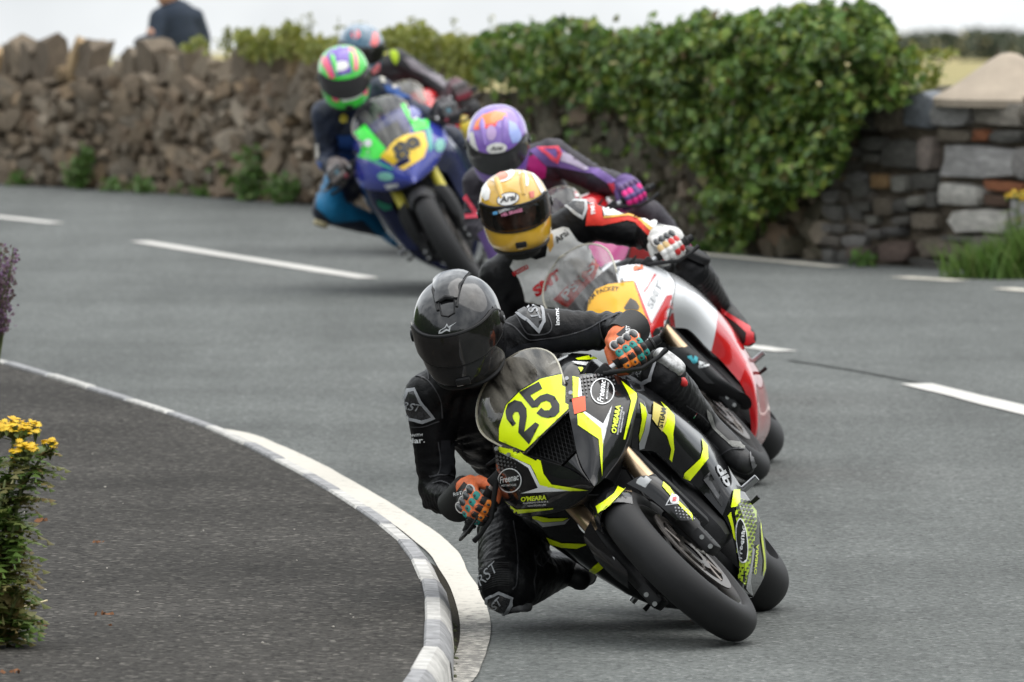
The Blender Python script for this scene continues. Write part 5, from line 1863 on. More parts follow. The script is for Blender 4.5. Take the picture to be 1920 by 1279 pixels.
# ---- second rider, gold helmet
m = MAT2
M_H2 = M('gold helmet', (.62, .36, .03), .16, coat=.9, var=(8, .12))
VIS2 = screen_mat('tinted visor', (.52, .47, .45), .04, alpha=.05, ior=1.22)
J2 = dict(pelvis=(-.97, -.16, .86), chest=L(m, 1000, 525, -.64), neck=L(m, 985, 470, -.52), shL=L(m, 1088, 412, -.56), shR=L(m, 935, 520, -.56),
          elL=L(m, 1210, 440, -.60), elR=L(m, 935, 650, -.60), wrL=L(m, 1248, 448, -.41), wrR=(-.41, -.325, .915),
          hipL=(-.98, -.06, .85), hipR=(-.97, -.27, .84), knL=L(m, 1296, 510, -.54), knR=(-.50, -.44, .62), anL=L(m, 1352, 580, -.86), anR=(-.92, -.30, .50),
          toeL=L(m, 1400, 632, -.74), toeR=(-.80, -.30, .40))
r2, body2, boots2 = make_rider(MAT2, 'rider in gold helmet with white chest and black, red and white leathers, second in line', J2, M_SUIT, M('black boot two', (.02, .02, .02), .5, var=(20, .4)))
h2, v2 = helmet(r2, MAT2 @ L(m, 966, 392, -.33), 0, 12, 10, M_H2, VIS2, hole=True, style=1, scale=1.02)
WHG = M('white glove leather', (.66, .65, .63), .5, var=(24, .15), bump=(220, .3, .002))
TAN = M('tan finger leather', (.55, .38, .17), .6)
REDG = M('red glove leather', (.55, .03, .03), .5)
GC2 = dict(knuckle=GUARD, ring=GWH, f1=[TAN, TAN, REDG, REDG], f2=[WHG, WHG, REDG, REDG], cuff=WHG)
gl2, Q2 = glove(r2, GC(1), GD(1), J2['wrL'], WHG, GC2)
gr2, Q2r = glove(r2, GC(-1), GD(-1), J2['wrR'], WHG, GC2)
puck(r2, Vector(J2['knL']) + Vector((.045, .05, .03)), (.3, .85, .3), (.0, .4, -.8), .032, .06, M_BLACKM)
# the face seen through the visor
SK = M('skin', (.42, .24, .17), .55, var=(20, .1))
mb = MB()
mb.ell((.02, 0, -.012), ((.10, 0, 0), (0, .078, 0), (0, 0, .112)), 24, 18)
mb.capsule((.112, 0, .012), .010, (.128, 0, -.026), .014)
mb.ell((.118, 0, -.034), ((.012, 0, 0), (0, .019, 0), (0, 0, .008)))
for s_ in (1, -1):
    mb.ell((.100, s_ * .034, .026), ((.014, 0, 0), (0, .026, 0), (0, 0, .010)))
    mb.ell((.085, s_ * .045, -.02), ((.022, 0, 0), (0, .024, 0), (0, 0, .022)))
mb.ell((.105, 0, -.066), ((.014, 0, 0), (0, .026, 0), (0, 0, .010)))
face = skin(mb, 'face', SK, h2, voxel=.005, smooth=4)
for s_ in (1, -1):
    e = MB().ell((.104, s_ * .032, .008), ((.010, 0, 0), (0, .013, 0), (0, 0, .008))).build('eye', M('eye white', (.6, .58, .55), .2), face)
    MB().ell((.1125, s_ * .032, .008), ((.003, 0, 0), (0, .0055, 0), (0, 0, .0055))).build('iris', M('iris', (.03, .02, .015), .15), e)
    MB().capsule((.108, s_ * .016, .028), .0035, (.098, s_ * .052, .030), .0025, 8).build('eyebrow', M('eyebrow', (.05, .03, .02), .8), face)

# ---- third rider, purple
m = MAT3
PUR = cloth((.12, .07, .22)); MAG = cloth((.55, .02, .22)); PNK = cloth((.80, .03, .25))
J3 = dict(pelvis=(-.97, -.16, .86), chest=L(m, 965, 360, -.64), neck=L(m, 950, 318, -.52), shL=L(m, 1035, 292, -.56), shR=L(m, 900, 345, -.56),
          elL=L(m, 1120, 338, -.60), elR=L(m, 895, 415, -.55), wrL=L(m, 1176, 350, -.41), wrR=L(m, 925, 450, -.41),
          hipL=(-.98, -.06, .85), hipR=(-.97, -.27, .84), knL=(-.54, .29, .76), knR=(-.50, -.40, .62), anL=(-.86, .27, .54), anR=(-.92, -.30, .50), toeL=(-.74, .28, .38), toeR=(-.80, -.30, .40))
r3, body3, boots3 = make_rider(MAT3, 'rider in orange and purple helmet and purple-pink leathers, third in line', J3, cloth((.035, .03, .04)), MAG)
M_H3 = M('purple helmet', (.17, .08, .42), .18, coat=.9, var=(9, .25), col2=(.30, .18, .55))
h3, v3 = helmet(r3, MAT3 @ L(m, 934, 266, -.33), -6, 35, 6, M_H3, M('grey visor', (.03, .03, .032), .12, coat=.5), style=1, scale=1.0)
GC3 = dict(knuckle=M('purple plate', (.10, .05, .15), .4), f1=[PNK, PNK, PUR, PNK], f2=[PNK, PNK, PNK, PNK], cuff=PUR)
gl3, _ = glove(r3, GC(1), GD(1), J3['wrL'], PUR, GC3)
gr3, _ = glove(r3, GC(-1), GD(-1), J3['wrR'], PUR, GC3)

# ---- fourth rider, blue leathers
m = MAT4
J4 = dict(pelvis=(-.97, -.16, .86), chest=L(m, 668, 232, -.64), neck=L(m, 655, 196, -.52), shL=L(m, 712, 172, -.56), shR=L(m, 610, 214, -.56),
          elL=L(m, 778, 212, -.60), elR=L(m, 614, 300, -.60), wrL=L(m, 818, 222, -.41), wrR=L(m, 630, 318, -.41),
          hipL=(-.98, -.04, .85), hipR=(-.97, -.27, .84), knL=(-.50, .26, .74), knR=L(m, 612, 392, -.46), anL=(-.86, .25, .54), anR=L(m, 725, 430, -.85), toeL=(-.74, .26, .38), toeR=L(m, 742, 450, -.75))
TQ = M('turquoise blue leather', (.01, .12, .26), .5, var=(14, .25), bump=(200, .3, .002))
r4, body4, boots4 = make_rider(MAT4, 'rider in green, pink and purple helmet and blue leathers with knee out, fourth in line', J4, M('navy leather', (.015, .022, .045), .5, var=(9, .5), bump=(200, .3, .002)), TQ)
M_H4 = M('bright green helmet', (.04, .55, .04), .18, coat=.9, var=(9, .12))
h4, v4 = helmet(r4, MAT4 @ L(m, 645, 141, -.33), 3, 27, 8, M_H4, M('grey visor four', (.03, .028, .03), .15, coat=.4), style=1, scale=1.02)
GC4 = dict(knuckle=GUARD, f1=[GBLK, cloth((.04, .12, .16)), GBLK, GBLK], f2=[cloth((.3, .06, .08)), GBLK, GBLK, GBLK], cuff=GBLK)
gl4, _ = glove(r4, GC(1), GD(1), J4['wrL'], cloth((.06, .055, .06)), GC4)
gr4, _ = glove(r4, GC(-1), GD(-1), J4['wrR'], cloth((.20, .17, .16)), GC4)
puck(r4, Vector(J4['knR']) + Vector((.0, -.055, -.045)), (.1, -.75, -.65), (1, 0, 0), .04, .055, M('tan slider', (.42, .36, .22), .6))

# ---- fifth rider, last
m = MAT5
J5 = dict(pelvis=(-.97, -.16, .86), chest=L(m, 712, 165, -.64), neck=L(m, 695, 130, -.52), shL=L(m, 745, 116, -.56), shR=L(m, 660, 150, -.56),
          elL=L(m, 805, 150, -.60), elR=L(m, 655, 215, -.60), wrL=L(m, 845, 178, -.41), wrR=(-.41, -.325, .915),
          hipL=(-.98, -.06, .85), hipR=(-.97, -.27, .84), knL=(-.54, .29, .76), knR=(-.50, -.38, .62), anL=(-.86, .27, .54), anR=(-.92, -.30, .50), toeL=(-.74, .28, .38), toeR=(-.80, -.30, .40))
r5, body5, boots5 = make_rider(MAT5, 'rearmost rider in blue and pink helmet and dark grey leathers with lime collar', J5, cloth((.03, .03, .033)), M_BLACKM)
h5, v5 = helmet(r5, MAT5 @ L(m, 676, 92, -.33), 6, 14, -2, M('pale blue helmet', (.13, .20, .27), .2, coat=.8), M_VISOR, style=1, scale=1.0)
GC5 = dict(knuckle=GUARD, f1=[GBLK] * 4, f2=[cloth((.35, .05, .08))] * 4, cuff=cloth((.12, .11, .12)))
gl5, _ = glove(r5, GC(1), GD(1), J5['wrL'], cloth((.14, .08, .09)), GC5)
gr5, _ = glove(r5, GC(-1), GD(-1), J5['wrR'], cloth((.14, .08, .09)), GC5)

# ---- spectator behind the wall
sb = Vector(P(325, 60, 75.2)); sb.z = -.42
NAVY = cloth((.022, .032, .05), .8)
sp_ = thing('person', 'spectator in dark navy jacket seen from behind over the wall', 'person', Matrix.Translation(sb))
q = lambda px, py, dy=0: P(px, py, sb.y + dy) - sb
mb = MB()
limb(mb, (q(352, 125), .14), (q(338, 75), .165), (q(330, 38), .15)); limb(mb, (q(300, 34), .075), (q(330, 20), .085), (q(362, 38, .05), .085))
limb(mb, (q(362, 36), .085), (q(380, 75, .05), .062), (q(372, 110, -.1), .055)); limb(mb, (q(298, 36, -.08), .075), (q(292, 72, -.15), .058), (q(262, 82, -.28), .045))
limb(mb, (q(325, 18), .07), (q(318, 2), .055))
jk = skin(mb, 'jacket', NAVY, sp_, voxel=.014, smooth=5, wrinkle=.006)
mb = MB()
hz = q(345, 130).z
for s_ in (-.1, .1):
    limb(mb, (q(350, 128) + Vector((s_, 0, 0)), .095), (Vector((q(350, 128).x + s_ * 1.1, -.04, hz * .5)), .07), (Vector((q(350, 128).x + s_ * 1.2, .02, .08)), .05))
    limb(mb, (Vector((q(350, 128).x + s_ * 1.2, .02, .05)), .045), (Vector((q(350, 128).x + s_ * 1.3, -.14, .04)), .038))
skin(mb, 'trousers', cloth((.05, .05, .055), .9), sp_, voxel=.016, smooth=4)
mb = MB()
hc = q(314, -16)
mb.ell(hc, ((.085, 0, 0), (0, .10, 0), (0, 0, .118)), 18, 14)
mb.capsule(hc + Vector((-.05, -.06, -.02)), .012, hc + Vector((-.062, -.075, -.045)), .014)
skin(mb, 'head', SK, sp_, voxel=.008, smooth=3)
mb = MB(); mb.ell(hc + Vector((.01, .012, .03)), ((.094, 0, 0), (0, .108, 0), (0, 0, .105)), 18, 12)
mb.build('knit_hat', cloth((.30, .28, .38), .9), sp_)
mb = MB(); mb.ell(q(282, 62, -.2), ((.03, 0, 0), (0, .03, 0), (0, 0, .035))); mb.build('hand', SK, sp_)
# ================================================================== prints and liveries
def zm(x0, y0, sc): return lambda *pts: [(x0 + a / sc, y0 + b / sc) for a, b in pts]
Z1 = zm(740, 490, 3.84); Z2 = zm(880, 640, 4.174); Z3 = zm(1080, 720, 4.567); Z4 = zm(1080, 920, 4.264); Z5 = zm(740, 820, 3.457)
Z8 = zm(880, 940, 5.33); Z9 = zm(1120, 580, 8); ZB = zm(880, 300, 3.197); ZC = zm(880, 300, 3.997); ZA = zm(560, 30, 2.508); ZP = zm(850, 190, 5.05); ZL = zm(600, 40, 5.8125)
ZV = zm(600, 180, 3.553)
def bullets(name, mat, parent, surf, cells, off=.0035):
    o = bullets0(name, mat, parent, surf, cells, off)
    if o: o['kind'] = 'stuff'
    return o
def bullets0(name, mat, parent, surf, cells, off):
    v2, fs = [], []
    for poly in cells:
        k = len(v2)
        v2 += [Vector(p) for p in poly]
        fs.append(tuple(range(k, k + len(poly))))
    return lay(name, mat, parent, surf, v2, fs, off, .05)
def grid(o, ux, uy, nx, ny, s_, keep=lambda x, y: True, hexed=False, n=4, rot=45):
    out = []
    for i in range(nx):
        for j in range(ny):
            x = o[0] + ux[0] * (i + (.5 * (j % 2) if hexed else 0)) + uy[0] * j; y = o[1] + ux[1] * (i + (.5 * (j % 2) if hexed else 0)) + uy[1] * j
            if keep(x, y):
                r = s_ * (1 - .55 * (j / max(1, ny - 1)))
                out.append([(x + r * math.cos(R(rot) + 2 * math.pi * k / n), y + r * math.sin(R(rot) + 2 * math.pi * k / n)) for k in range(n)])
    return out
# ---------------- machine 1
rt = b1['root']
SCR1 = Surf(b1['screen']); CL = Surf(b1['cowlL'], b1['beak']); CR_ = Surf(b1['cowlR'], b1['beak'])
SL, SR = Surf(b1['sideL']), Surf(b1['sideR']); BL_ = Surf(b1['bellyL'], b1['sideL']); MU = Surf(b1['mud'], *b1['guards']); TK = Surf(b1['tank'])
NB = Z2((770, 252), (804, 515), (436, 870), (228, 785), (230, 680), (284, 498), (395, 384), (556, 289), (690, 258))
decal('number_board', P_BLK, rt, SCR1, NB, off=.0015)
NY = Z2((762, 262), (797, 512), (436, 860), (237, 778), (238, 680), (293, 502), (402, 394), (560, 299), (692, 268))
decal('number_board', P_YEL, rt, SCR1, NY, off=.003, label='fluorescent yellow number board')
D2 = Z2((345, 668), (300, 610), (290, 555), (308, 495), (362, 465), (415, 478), (452, 530), (456, 590), (436, 712), (522, 638), (552, 656), (474, 808), (390, 716), (396, 640), (402, 590), (388, 556), (362, 556), (344, 585), (350, 612), (372, 645))
D5 = Z2((394, 404), (548, 322), (574, 376), (482, 428), (512, 470), (556, 432), (612, 414), (668, 436), (708, 500), (708, 560), (672, 596), (614, 606), (566, 594), (530, 568), (566, 524), (592, 546), (628, 545), (648, 520), (634, 484), (604, 470), (566, 484), (540, 520), (494, 524))
decal('digit_two', P_BLK, rt, SCR1, D2, off=.0045); decal('digit_five', P_BLK, rt, SCR1, D5, off=.0045)
decal('stripe', P_YEL, rt, CL, Z2((806, 278), (856, 290), (852, 440), (812, 448)))
decal('stripe', P_WHT, rt, CL, Z2((856, 290), (866, 300), (882, 432), (852, 440)))
decal('tape', paint((.85, .14, .06), .6, .1), rt, CL, Z2((803, 455), (905, 432), (912, 545), (822, 575)), label='square of orange tape')
decal('stripe', P_YEL, rt, CL, Z2((845, 572), (890, 562), (1030, 685), (1043, 800), (1034, 1058), (1010, 768), (850, 658)))
decal('stripe', P_WHT, rt, CL, Z2((890, 562), (905, 552), (1045, 648), (1115, 505), (1043, 810), (1030, 685)))
decal('stripe', P_YEL, rt, CL, Z2((1185, 312), (1305, 410), (1310, 440), (1214, 770), (1200, 768), (1262, 470), (1240, 410)))
c, = Z2((1040, 395))
decal('logo_ring', P_WHT, rt, CL, ring(*c, 22.5, 24.5), ring(*c, 20.6, 22.6), step=4)
text('lettering', P_WHT, rt, CL, 'Freenac', *Z2((1042, 486), (1066, 312)), 11, bold=.02, shear=.3)
text('lettering', P_WHT, rt, CL, 'MOTORCYCLES', *Z2((1078, 460), (1090, 330)), 3.2, bold=.02)
text('lettering', P_YEL, rt, CL, "O'MEARA", *Z2((1140, 724), (1178, 508)), 9, bold=.045, shear=.1)
text('lettering', P_WHT, rt, CL, "PLASTERING SERVICES &", *Z2((1158, 732), (1196, 520)), 2.6, bold=.02)
text('lettering', P_WHT, rt, CL, "RENDERING LTD", *Z2((1180, 716), (1208, 556)), 2.6, bold=.02)
bullets('dot_pattern', P_GRY, rt, CL, grid(Z2((872, 290))[0], (6.6, -1.0), (1.0, 7), 10, 6, 3.2, lambda x, y: not inside([ring(*c, 24, 26)], x, y), n=4, rot=35))
decal('stripe', P_YEL, rt, CR_, Z5((680, 58), (850, 100), (950, 152), (968, 235), (1020, 305), (1258, 340), (1140, 345), (1000, 324), (945, 308), (915, 235), (885, 180), (795, 140), (683, 92)))
decal('stripe', P_WHT, rt, CR_, Z5((683, 95), (790, 140), (882, 182), (945, 308), (1050, 330), (1130, 344), (940, 354), (820, 362), (932, 326), (870, 198), (800, 152)))
decal('stripe', P_YEL, rt, CR_, Z5((683, 385), (790, 466), (1030, 455), (1026, 462), (780, 495), (750, 482)))
c, = Z5((750, 278))
decal('logo_ring', P_WHT, rt, CR_, ring(*c, 22.5, 23), ring(*c, 20.6, 21), step=4)
text('lettering', P_WHT, rt, CR_, 'Freenac', *Z5((690, 296), (815, 272)), 12, bold=.02, shear=.3)
text('lettering', P_WHT, rt, CR_, 'MOTORCYCLES', *Z5((700, 316), (795, 310)), 3.2, bold=.02)
text('lettering', P_YEL, rt, CR_, "O'MEARA", *Z5((825, 412), (988, 398)), 8.6, bold=.045, shear=.1)
text('lettering', P_WHT, rt, CR_, "PLASTERING SERVICES &", *Z5((838, 428), (1000, 415)), 2.8, bold=.02)
text('lettering', P_WHT, rt, CR_, "RENDERING LTD", *Z5((868, 444), (984, 436)), 2.8, bold=.02)
bullets('dot_pattern', P_GRY, rt, CR_, grid(Z5((668, 120))[0], (1.2, 7.2), (6.6, 1.4), 9, 6, 3.2, lambda x, y: not inside([ring(*c, 24, 25)], x, y), n=4, rot=20))
# side fairings
decal('stripe', P_YEL, rt, SL, Z3((545, 160), (592, 205), (602, 265), (575, 400), (540, 490), (535, 440), (560, 300)))
decal('stripe', P_SIL, rt, SL, Z3((575, 150), (612, 258), (640, 265), (622, 400), (580, 550), (540, 562), (535, 510), (580, 400), (604, 265)))
decal('stripe', P_YEL, rt, SL, Z3((720, 155), (780, 205), (836, 270), (842, 330), (826, 430), (838, 560), (818, 670), (793, 672), (812, 560), (775, 440), (735, 400), (765, 330), (780, 250)))
PALE = paint((.80, .66, .18), .45, .2)
decal('sticker', PALE, rt, SL, Z3((655, 158), (778, 230), (766, 312), (730, 407), (643, 300)), off=.0045)
text('lettering', P_BLK, rt, SL, 'STEAM', *Z3((728, 372), (762, 218)), 9.5, bold=.03, off=.006)
decal('stripe', P_YEL, rt, SL, Z3((1072, 468), (1122, 530), (1128, 640), (970, 830), (900, 785), (1060, 640), (1080, 560)))
decal('side_vent', P_BLK, rt, Surf(b1['sideL'], b1['bellyL']), Z3((1090, 800), (1142, 756), (1218, 890), (1256, 990), (1250, 1056), (1180, 960)))
decal('vent_blade', P_GRY, rt, Surf(b1['sideL'], b1['bellyL']), Z3((1085, 818), (1128, 792), (1226, 960), (1216, 990)), off=.005)
text('lettering', P_SIL, rt, Surf(b1['sideL'], b1['bellyL']), 'db', *Z3((1186, 708), (1286, 890)), 13, bold=.03)
decal('stripe', P_YEL, rt, SR, Z5((888, 500), (1000, 522), (1122, 520), (1085, 540), (960, 546), (900, 525)), maxlen=.12)
decal('stripe', P_SIL, rt, SR, Z5((905, 528), (965, 549), (1085, 543), (1132, 522), (1100, 560), (960, 578)), maxlen=.12)
decal('stripe', P_YEL, rt, SR, Z5((985, 645), (1080, 682), (1255, 690), (1180, 718), (1080, 710), (1010, 690)), maxlen=.12)
decal('stripe', P_YEL, rt, Surf(b1['sideR'], b1['bellyR']), Z5((1370, 760), (1414, 795), (1300, 884), (1260, 862)), maxlen=.12)
# belly pan
HB = Z4((1300, 60), (1380, 90), (1436, 160), (1440, 260), (1420, 400), (1402, 500), (1355, 760), (1300, 700), (1282, 520), (1290, 300), (1268, 180))
LIME = M('lime yellow vinyl', (.50, .68, .03), .35, coat=.4)
decal('honeycomb_panel', LIME, rt, BL_, HB, maxlen=.15)
c, = Z4((1318, 400))
bullets('honeycomb', P_BLK, rt, BL_, grid(Z4((1288, 80))[0], (6.4, 1.2), (-.3, 7.2), 7, 23, 3.5, lambda x, y: inside([HB], x, y) and not inside([ring(*c, 12, 46, -6)], x, y), hexed=True, n=6, rot=0), off=.005)
decal('logo_disc', P_BLK, rt, BL_, ring(*c, 9.5, 42, -6), off=.005, step=4, maxlen=.15)
decal('logo_ring', P_WHT, rt, BL_, ring(*c, 9.5, 42, -6), ring(*c, 7.8, 39.5, -6), off=.006, step=3, maxlen=.15)
text('lettering', P_WHT, rt, BL_, 'Freenac', *Z4((1326, 545), (1336, 280)), 6, bold=.02, shear=.2, off=.0065)
decal('stripe', P_SIL, rt, BL_, Z4((1400, 450), (1418, 470), (1385, 720), (1410, 862), (1350, 780), (1355, 740), (1392, 560)), off=.005, maxlen=.15)
decal('stripe', P_YEL, rt, BL_, Z4((1210, 200), (1236, 170), (1262, 290), (1280, 405), (1258, 375), (1240, 290)), maxlen=.15)
decal('stripe', P_YEL, rt, BL_, Z4((1250, -5), (1302, -5), (1302, 100), (1270, 132), (1232, 136), (1240, 60)), maxlen=.15, off=.005)
decal('stripe', P_YEL, rt, BL_, Z4((1468, 230), (1482, 330), (1507, 520), (1512, 620), (1488, 692), (1498, 560), (1475, 400)), maxlen=.2)
text('lettering', P_YEL, rt, BL_, "O'MEARA", *Z4((1432, 668), (1452, 430)), 4.5, bold=.04)
# mudguard, fork guards, tank
decal('stripe', P_YEL, rt, MU, Z3((385, 825), (447, 870), (340, 990), (195, 1110), (176, 1050), (240, 1010), (330, 940)), maxlen=.12)
decal('patch', P_SIL, rt, MU, Z3((550, 755), (645, 825), (595, 890), (515, 850)), maxlen=.12)
decal('stripe', P_YEL, rt, MU, Z3((745, 840), (800, 888), (880, 1010), (1046, 1165), (1040, 1186), (1000, 1165), (860, 1018), (735, 880)), maxlen=.12)
decal('triangle_outline', P_WHT, rt, MU, Z3((822, 935), (882, 1030), (766, 1040)), Z3((822, 948), (872, 1024), (780, 1032)), maxlen=.12, step=3)
c, = Z3((838, 992)); decal('badge', P_WHT, rt, MU, ring(*c, 8, 8.4), off=.005); text('lettering', P_RED, rt, MU, 'E', (c[0] - 3.4, c[1] + 3.5), (c[0] + 3.4, c[1] + 3.5), 7, bold=.06, off=.007)
bullets('dot_pattern', P_SIL, rt, MU, grid(Z3((850, 1060))[0], (6.0, 1.0), (1.5, 5.5), 7, 6, 1.9, lambda x, y: inside([Z3((830, 1050), (930, 1050), (1030, 1170), (890, 1175))], x, y)))
decal('stripe', P_YEL, rt, MU, Z4((213, 412), (245, 420), (302, 495), (285, 502)), maxlen=.12)
c, = Z4((322, 520)); decal('badge', P_WHT, rt, MU, ring(*c, 6, 9, -15), off=.005); decal('badge', P_RED, rt, MU, ring(*c, 2.5, 4.5, -15), off=.007)
decal('stripe', P_YEL, rt, TK, Z2((830, 140), (960, 110), (1120, 112), (1115, 150), (1000, 145), (850, 152)), maxlen=.15)
decal('stripe', P_WHT, rt, TK, Z2((800, 160), (940, 168), (935, 195), (850, 185)), maxlen=.15)
decal('stripe', P_YEL, rt, TK, Z2((850, 208), (882, 204), (918, 278), (890, 282)), maxlen=.15)
# ---------------- rider 1
SB = Surf(body1)
P_ARM = paint((.33, .34, .36), .5, 0)
def shield(root, surf, outer, inner, ring_m, in_m, **k):
    decal('armour_edge', ring_m, root, surf, outer, inner, off=.007, step=4, **k)
    decal('armour_plate', in_m, root, surf, inner, off=.006, step=6, **k)
PLATE = M('armour plate', (.03, .03, .032), .25, coat=.5, var=(40, .5))
shield(r1, SB, Z1((850, 360), (930, 308), (1062, 296), (1084, 440), (1036, 520), (955, 440)), Z1((880, 364), (938, 328), (1044, 316), (1060, 430), (1031, 484), (968, 424)), P_ARM, PLATE)
text('lettering', P_ARM, r1, SB, 'RST', *Z1((944, 316), (1000, 440)), 15, bold=.02, shear=.3, off=.009)
shield(r1, SB, Z1((62, 1010), (95, 922), (152, 912), (194, 1000), (292, 1132), (200, 1168), (108, 1142), (58, 1095)), Z1((82, 1012), (108, 946), (144, 938), (176, 1010), (260, 1122), (198, 1144), (120, 1124), (80, 1082)), P_ARM, PLATE)
text('lettering', P_ARM, r1, SB, 'RST', *Z1((66, 1052), (196, 1078)), 13, bold=.02, shear=.3, off=.009)
text('lettering', P_WHT, r1, SB, 'inomol', *Z1((1186, 462), (1178, 332)), 8, bold=.02, off=.006)
text('lettering', P_WHT, r1, SB, 'WITH', *Z1((128, 1260), (206, 1254)), 5, bold=.02, off=.006)
text('lettering', P_WHT, r1, SB, 'ular.', *Z5((94, 38), (200, 30)), 10, bold=.02, off=.006)
shield(r1, SB, Z8((170, 960), (300, 893), (434, 950), (432, 1030), (380, 1112), (310, 1152), (200, 1112), (166, 1030)), Z8((196, 972), (300, 926), (404, 966), (402, 1024), (360, 1088), (300, 1132), (212, 1092), (192, 1025)), P_ARM, PLATE)
text('lettering', P_ARM, r1, SB, 'RST', *Z8((212, 1120), (350, 985)), 12, bold=.02, shear=.3, off=.009)
text('lettering', P_ARM, r1, SB, 'RST', *Z8((128, 850), (318, 668)), 17, bold=.0, shear=.35, off=.006)
decal('armour_edge', P_ARM, r1, SB, Z9((455, 1010), (670, 1147), (806, 1072), (894, 790), (856, 800), (772, 1036), (680, 1086), (520, 1000)), off=.006, step=4)
text('lettering', P_ARM, r1, SB, 'RST', *Z9((640, 1020), (720, 850)), 8, bold=.0, shear=.3, off=.006)
# stretch panels
decal('stretch_panel', M_STRETCH, r1, SB, Z1((790, 640), (900, 600), (1120, 560), (1450, 470), (1500, 530), (1480, 600), (1560, 660), (1200, 670), (1000, 640), (800, 690)), off=.002, step=8)
decal('stretch_panel', M_STRETCH, r1, SB, Z5((300, 20), (440, 20), (490, 250), (400, 250), (285, 235)), off=.002, step=8)
seam = M('seam', (.05, .05, .055), .6)
def seamline(root, surf, pts, wd=1.1, mat=seam, off=.004, name='seam'):
    q = cr([(x, y) for x, y in pts], 6)
    lo, hi = [], []
    for i in range(len(q)):
        t = q[min(i + 1, len(q) - 1)] - q[max(i - 1, 0)]; t = t / (np.linalg.norm(t) + 1e-9)
        nn = np.array((t[1], -t[0])) * wd
        lo.append(tuple(q[i] + nn)); hi.append(tuple(q[i] - nn))
    decal(name, mat, root, surf, lo + hi[::-1], off=off, step=5)
for pts in (Z1((790, 440), (860, 470), (960, 560), (1090, 555), (1240, 530), (1380, 490), (1480, 440), (1620, 370)), Z1((800, 380), (880, 400), (960, 520), (1090, 520), (1130, 470), (1100, 380)), Z1((1480, 440), (1500, 540), (1560, 640)),
            Z1((90, 830), (180, 830), (260, 880), (330, 1000), (340, 1130)), Z1((120, 700), (230, 780), (250, 850)), Z1((80, 1190), (200, 1190), (320, 1150)),
            Z5((280, 30), (295, 150), (280, 240), (230, 255)), Z5((225, 250), (300, 245), (400, 250), (480, 240)), Z5((250, 300), (310, 290), (380, 330), (400, 400)),
            Z8((100, 610), (250, 580), (360, 560)), Z8((440, 200), (480, 500), (470, 800), (430, 880)), Z8((640, 500), (660, 700), (640, 800), (660, 1000)), Z8((650, 580), (720, 480), (800, 540), (720, 650), (650, 590))):
    seamline(r1, SB, pts)
RIB = M('rib shade', (.006, .006, .007), .6)
for k in range(11):
    y = 640 + k * 22
    seamline(r1, SB, Z8((100, y + 45), (180, y + 12), (290, y - 22), (400, y - 20)), .9, RIB, name='stretch_rib')
# helmet star mark, vents
SH = Surf(h1)
decal('star_mark', P_SIL, r1, SH, zm(740, 500, 5.328)((625, 552), (560, 600), (552, 650), (520, 640), (468, 668), (440, 672), (445, 640), (500, 608), (524, 566), (538, 600)), zm(740, 500, 5.328)((590, 586), (548, 606), (540, 632), (518, 622), (470, 652), (455, 655), (462, 638), (508, 612), (524, 590), (536, 612)), off=.002, step=3)
# glove badges
SG, SGr = Surf(gl1), Surf(gr1)
decal('glove_back', ORG, r1, SG, Z9((238, 490), (270, 370), (430, 215), (540, 202), (660, 255), (745, 330), (785, 400), (815, 470), (700, 470), (520, 520), (310, 625), (246, 640)), off=.0012, step=4)
ZG = zm(830, 870, 8.525)
decal('glove_back', ORG, r1, SGr, ZG((140, 540), (180, 420), (330, 258), (470, 228), (680, 250), (600, 330), (560, 420), (500, 470), (480, 700), (440, 845), (330, 822), (220, 720), (150, 600)), off=.0012, step=4)
decal('glove_panel', GBLK, r1, SG, Z9((285, 380), (440, 240), (540, 222), (655, 290), (640, 340), (470, 372), (345, 430)), off=.002, step=4)
text('lettering', P_WHT, r1, SG, 'RST', *Z9((490, 362), (480, 250)), 7, bold=.02, off=.003)
decal('glove_panel', GBLK, r1, SGr, zm(830, 870, 8.525)((165, 520), (345, 285), (405, 335), (330, 440), (318, 560), (320, 655), (245, 695), (165, 560)), off=.002, step=4)
text('lettering', P_WHT, r1, SGr, 'RST', *zm(830, 870, 8.525)((185, 510), (325, 490)), 6, bold=.02, off=.003)
SBT = Surf(boots1['L'], body1)
GB = M('grey boot mesh', (.20, .20, .19), .7, var=(60, .4), bump=(300, .5, .002))
decal('boot_panel', GB, r1, SBT, Z3((1110, 215), (1150, 258), (1192, 380), (1312, 488), (1452, 508), (1502, 546), (1440, 562), (1340, 542), (1212, 425), (1160, 372), (1118, 285)), off=.004, step=5)
decal('toe_slider', paint((.10, .10, .105), .3, .3), r1, SBT, Z3((1478, 558), (1532, 556), (1562, 610), (1544, 700), (1502, 722), (1486, 660)), off=.006, step=5)
for pts in (Z3((900, 330), (1000, 380), (1100, 440), (1230, 560)), Z3((1220, 620), (1330, 560), (1430, 560)), Z3((1400, 800), (1480, 760), (1540, 720)), Z3((940, 180), (1060, 260), (1130, 330))):
    seamline(r1, SBT, pts)
for k_, cc in enumerate(((.05, .30, .12), (.7, .7, .68), (.6, .04, .04))):
    decal('flag', paint(cc, .5, 0), r1, SBT, Z3((996 + k_ * 11, 282 - k_ * 14), (1008 + k_ * 11, 266 - k_ * 14), (1014 + k_ * 8, 276 - k_ * 16), (1002 + k_ * 8, 290 - k_ * 14)), off=.005, step=3)
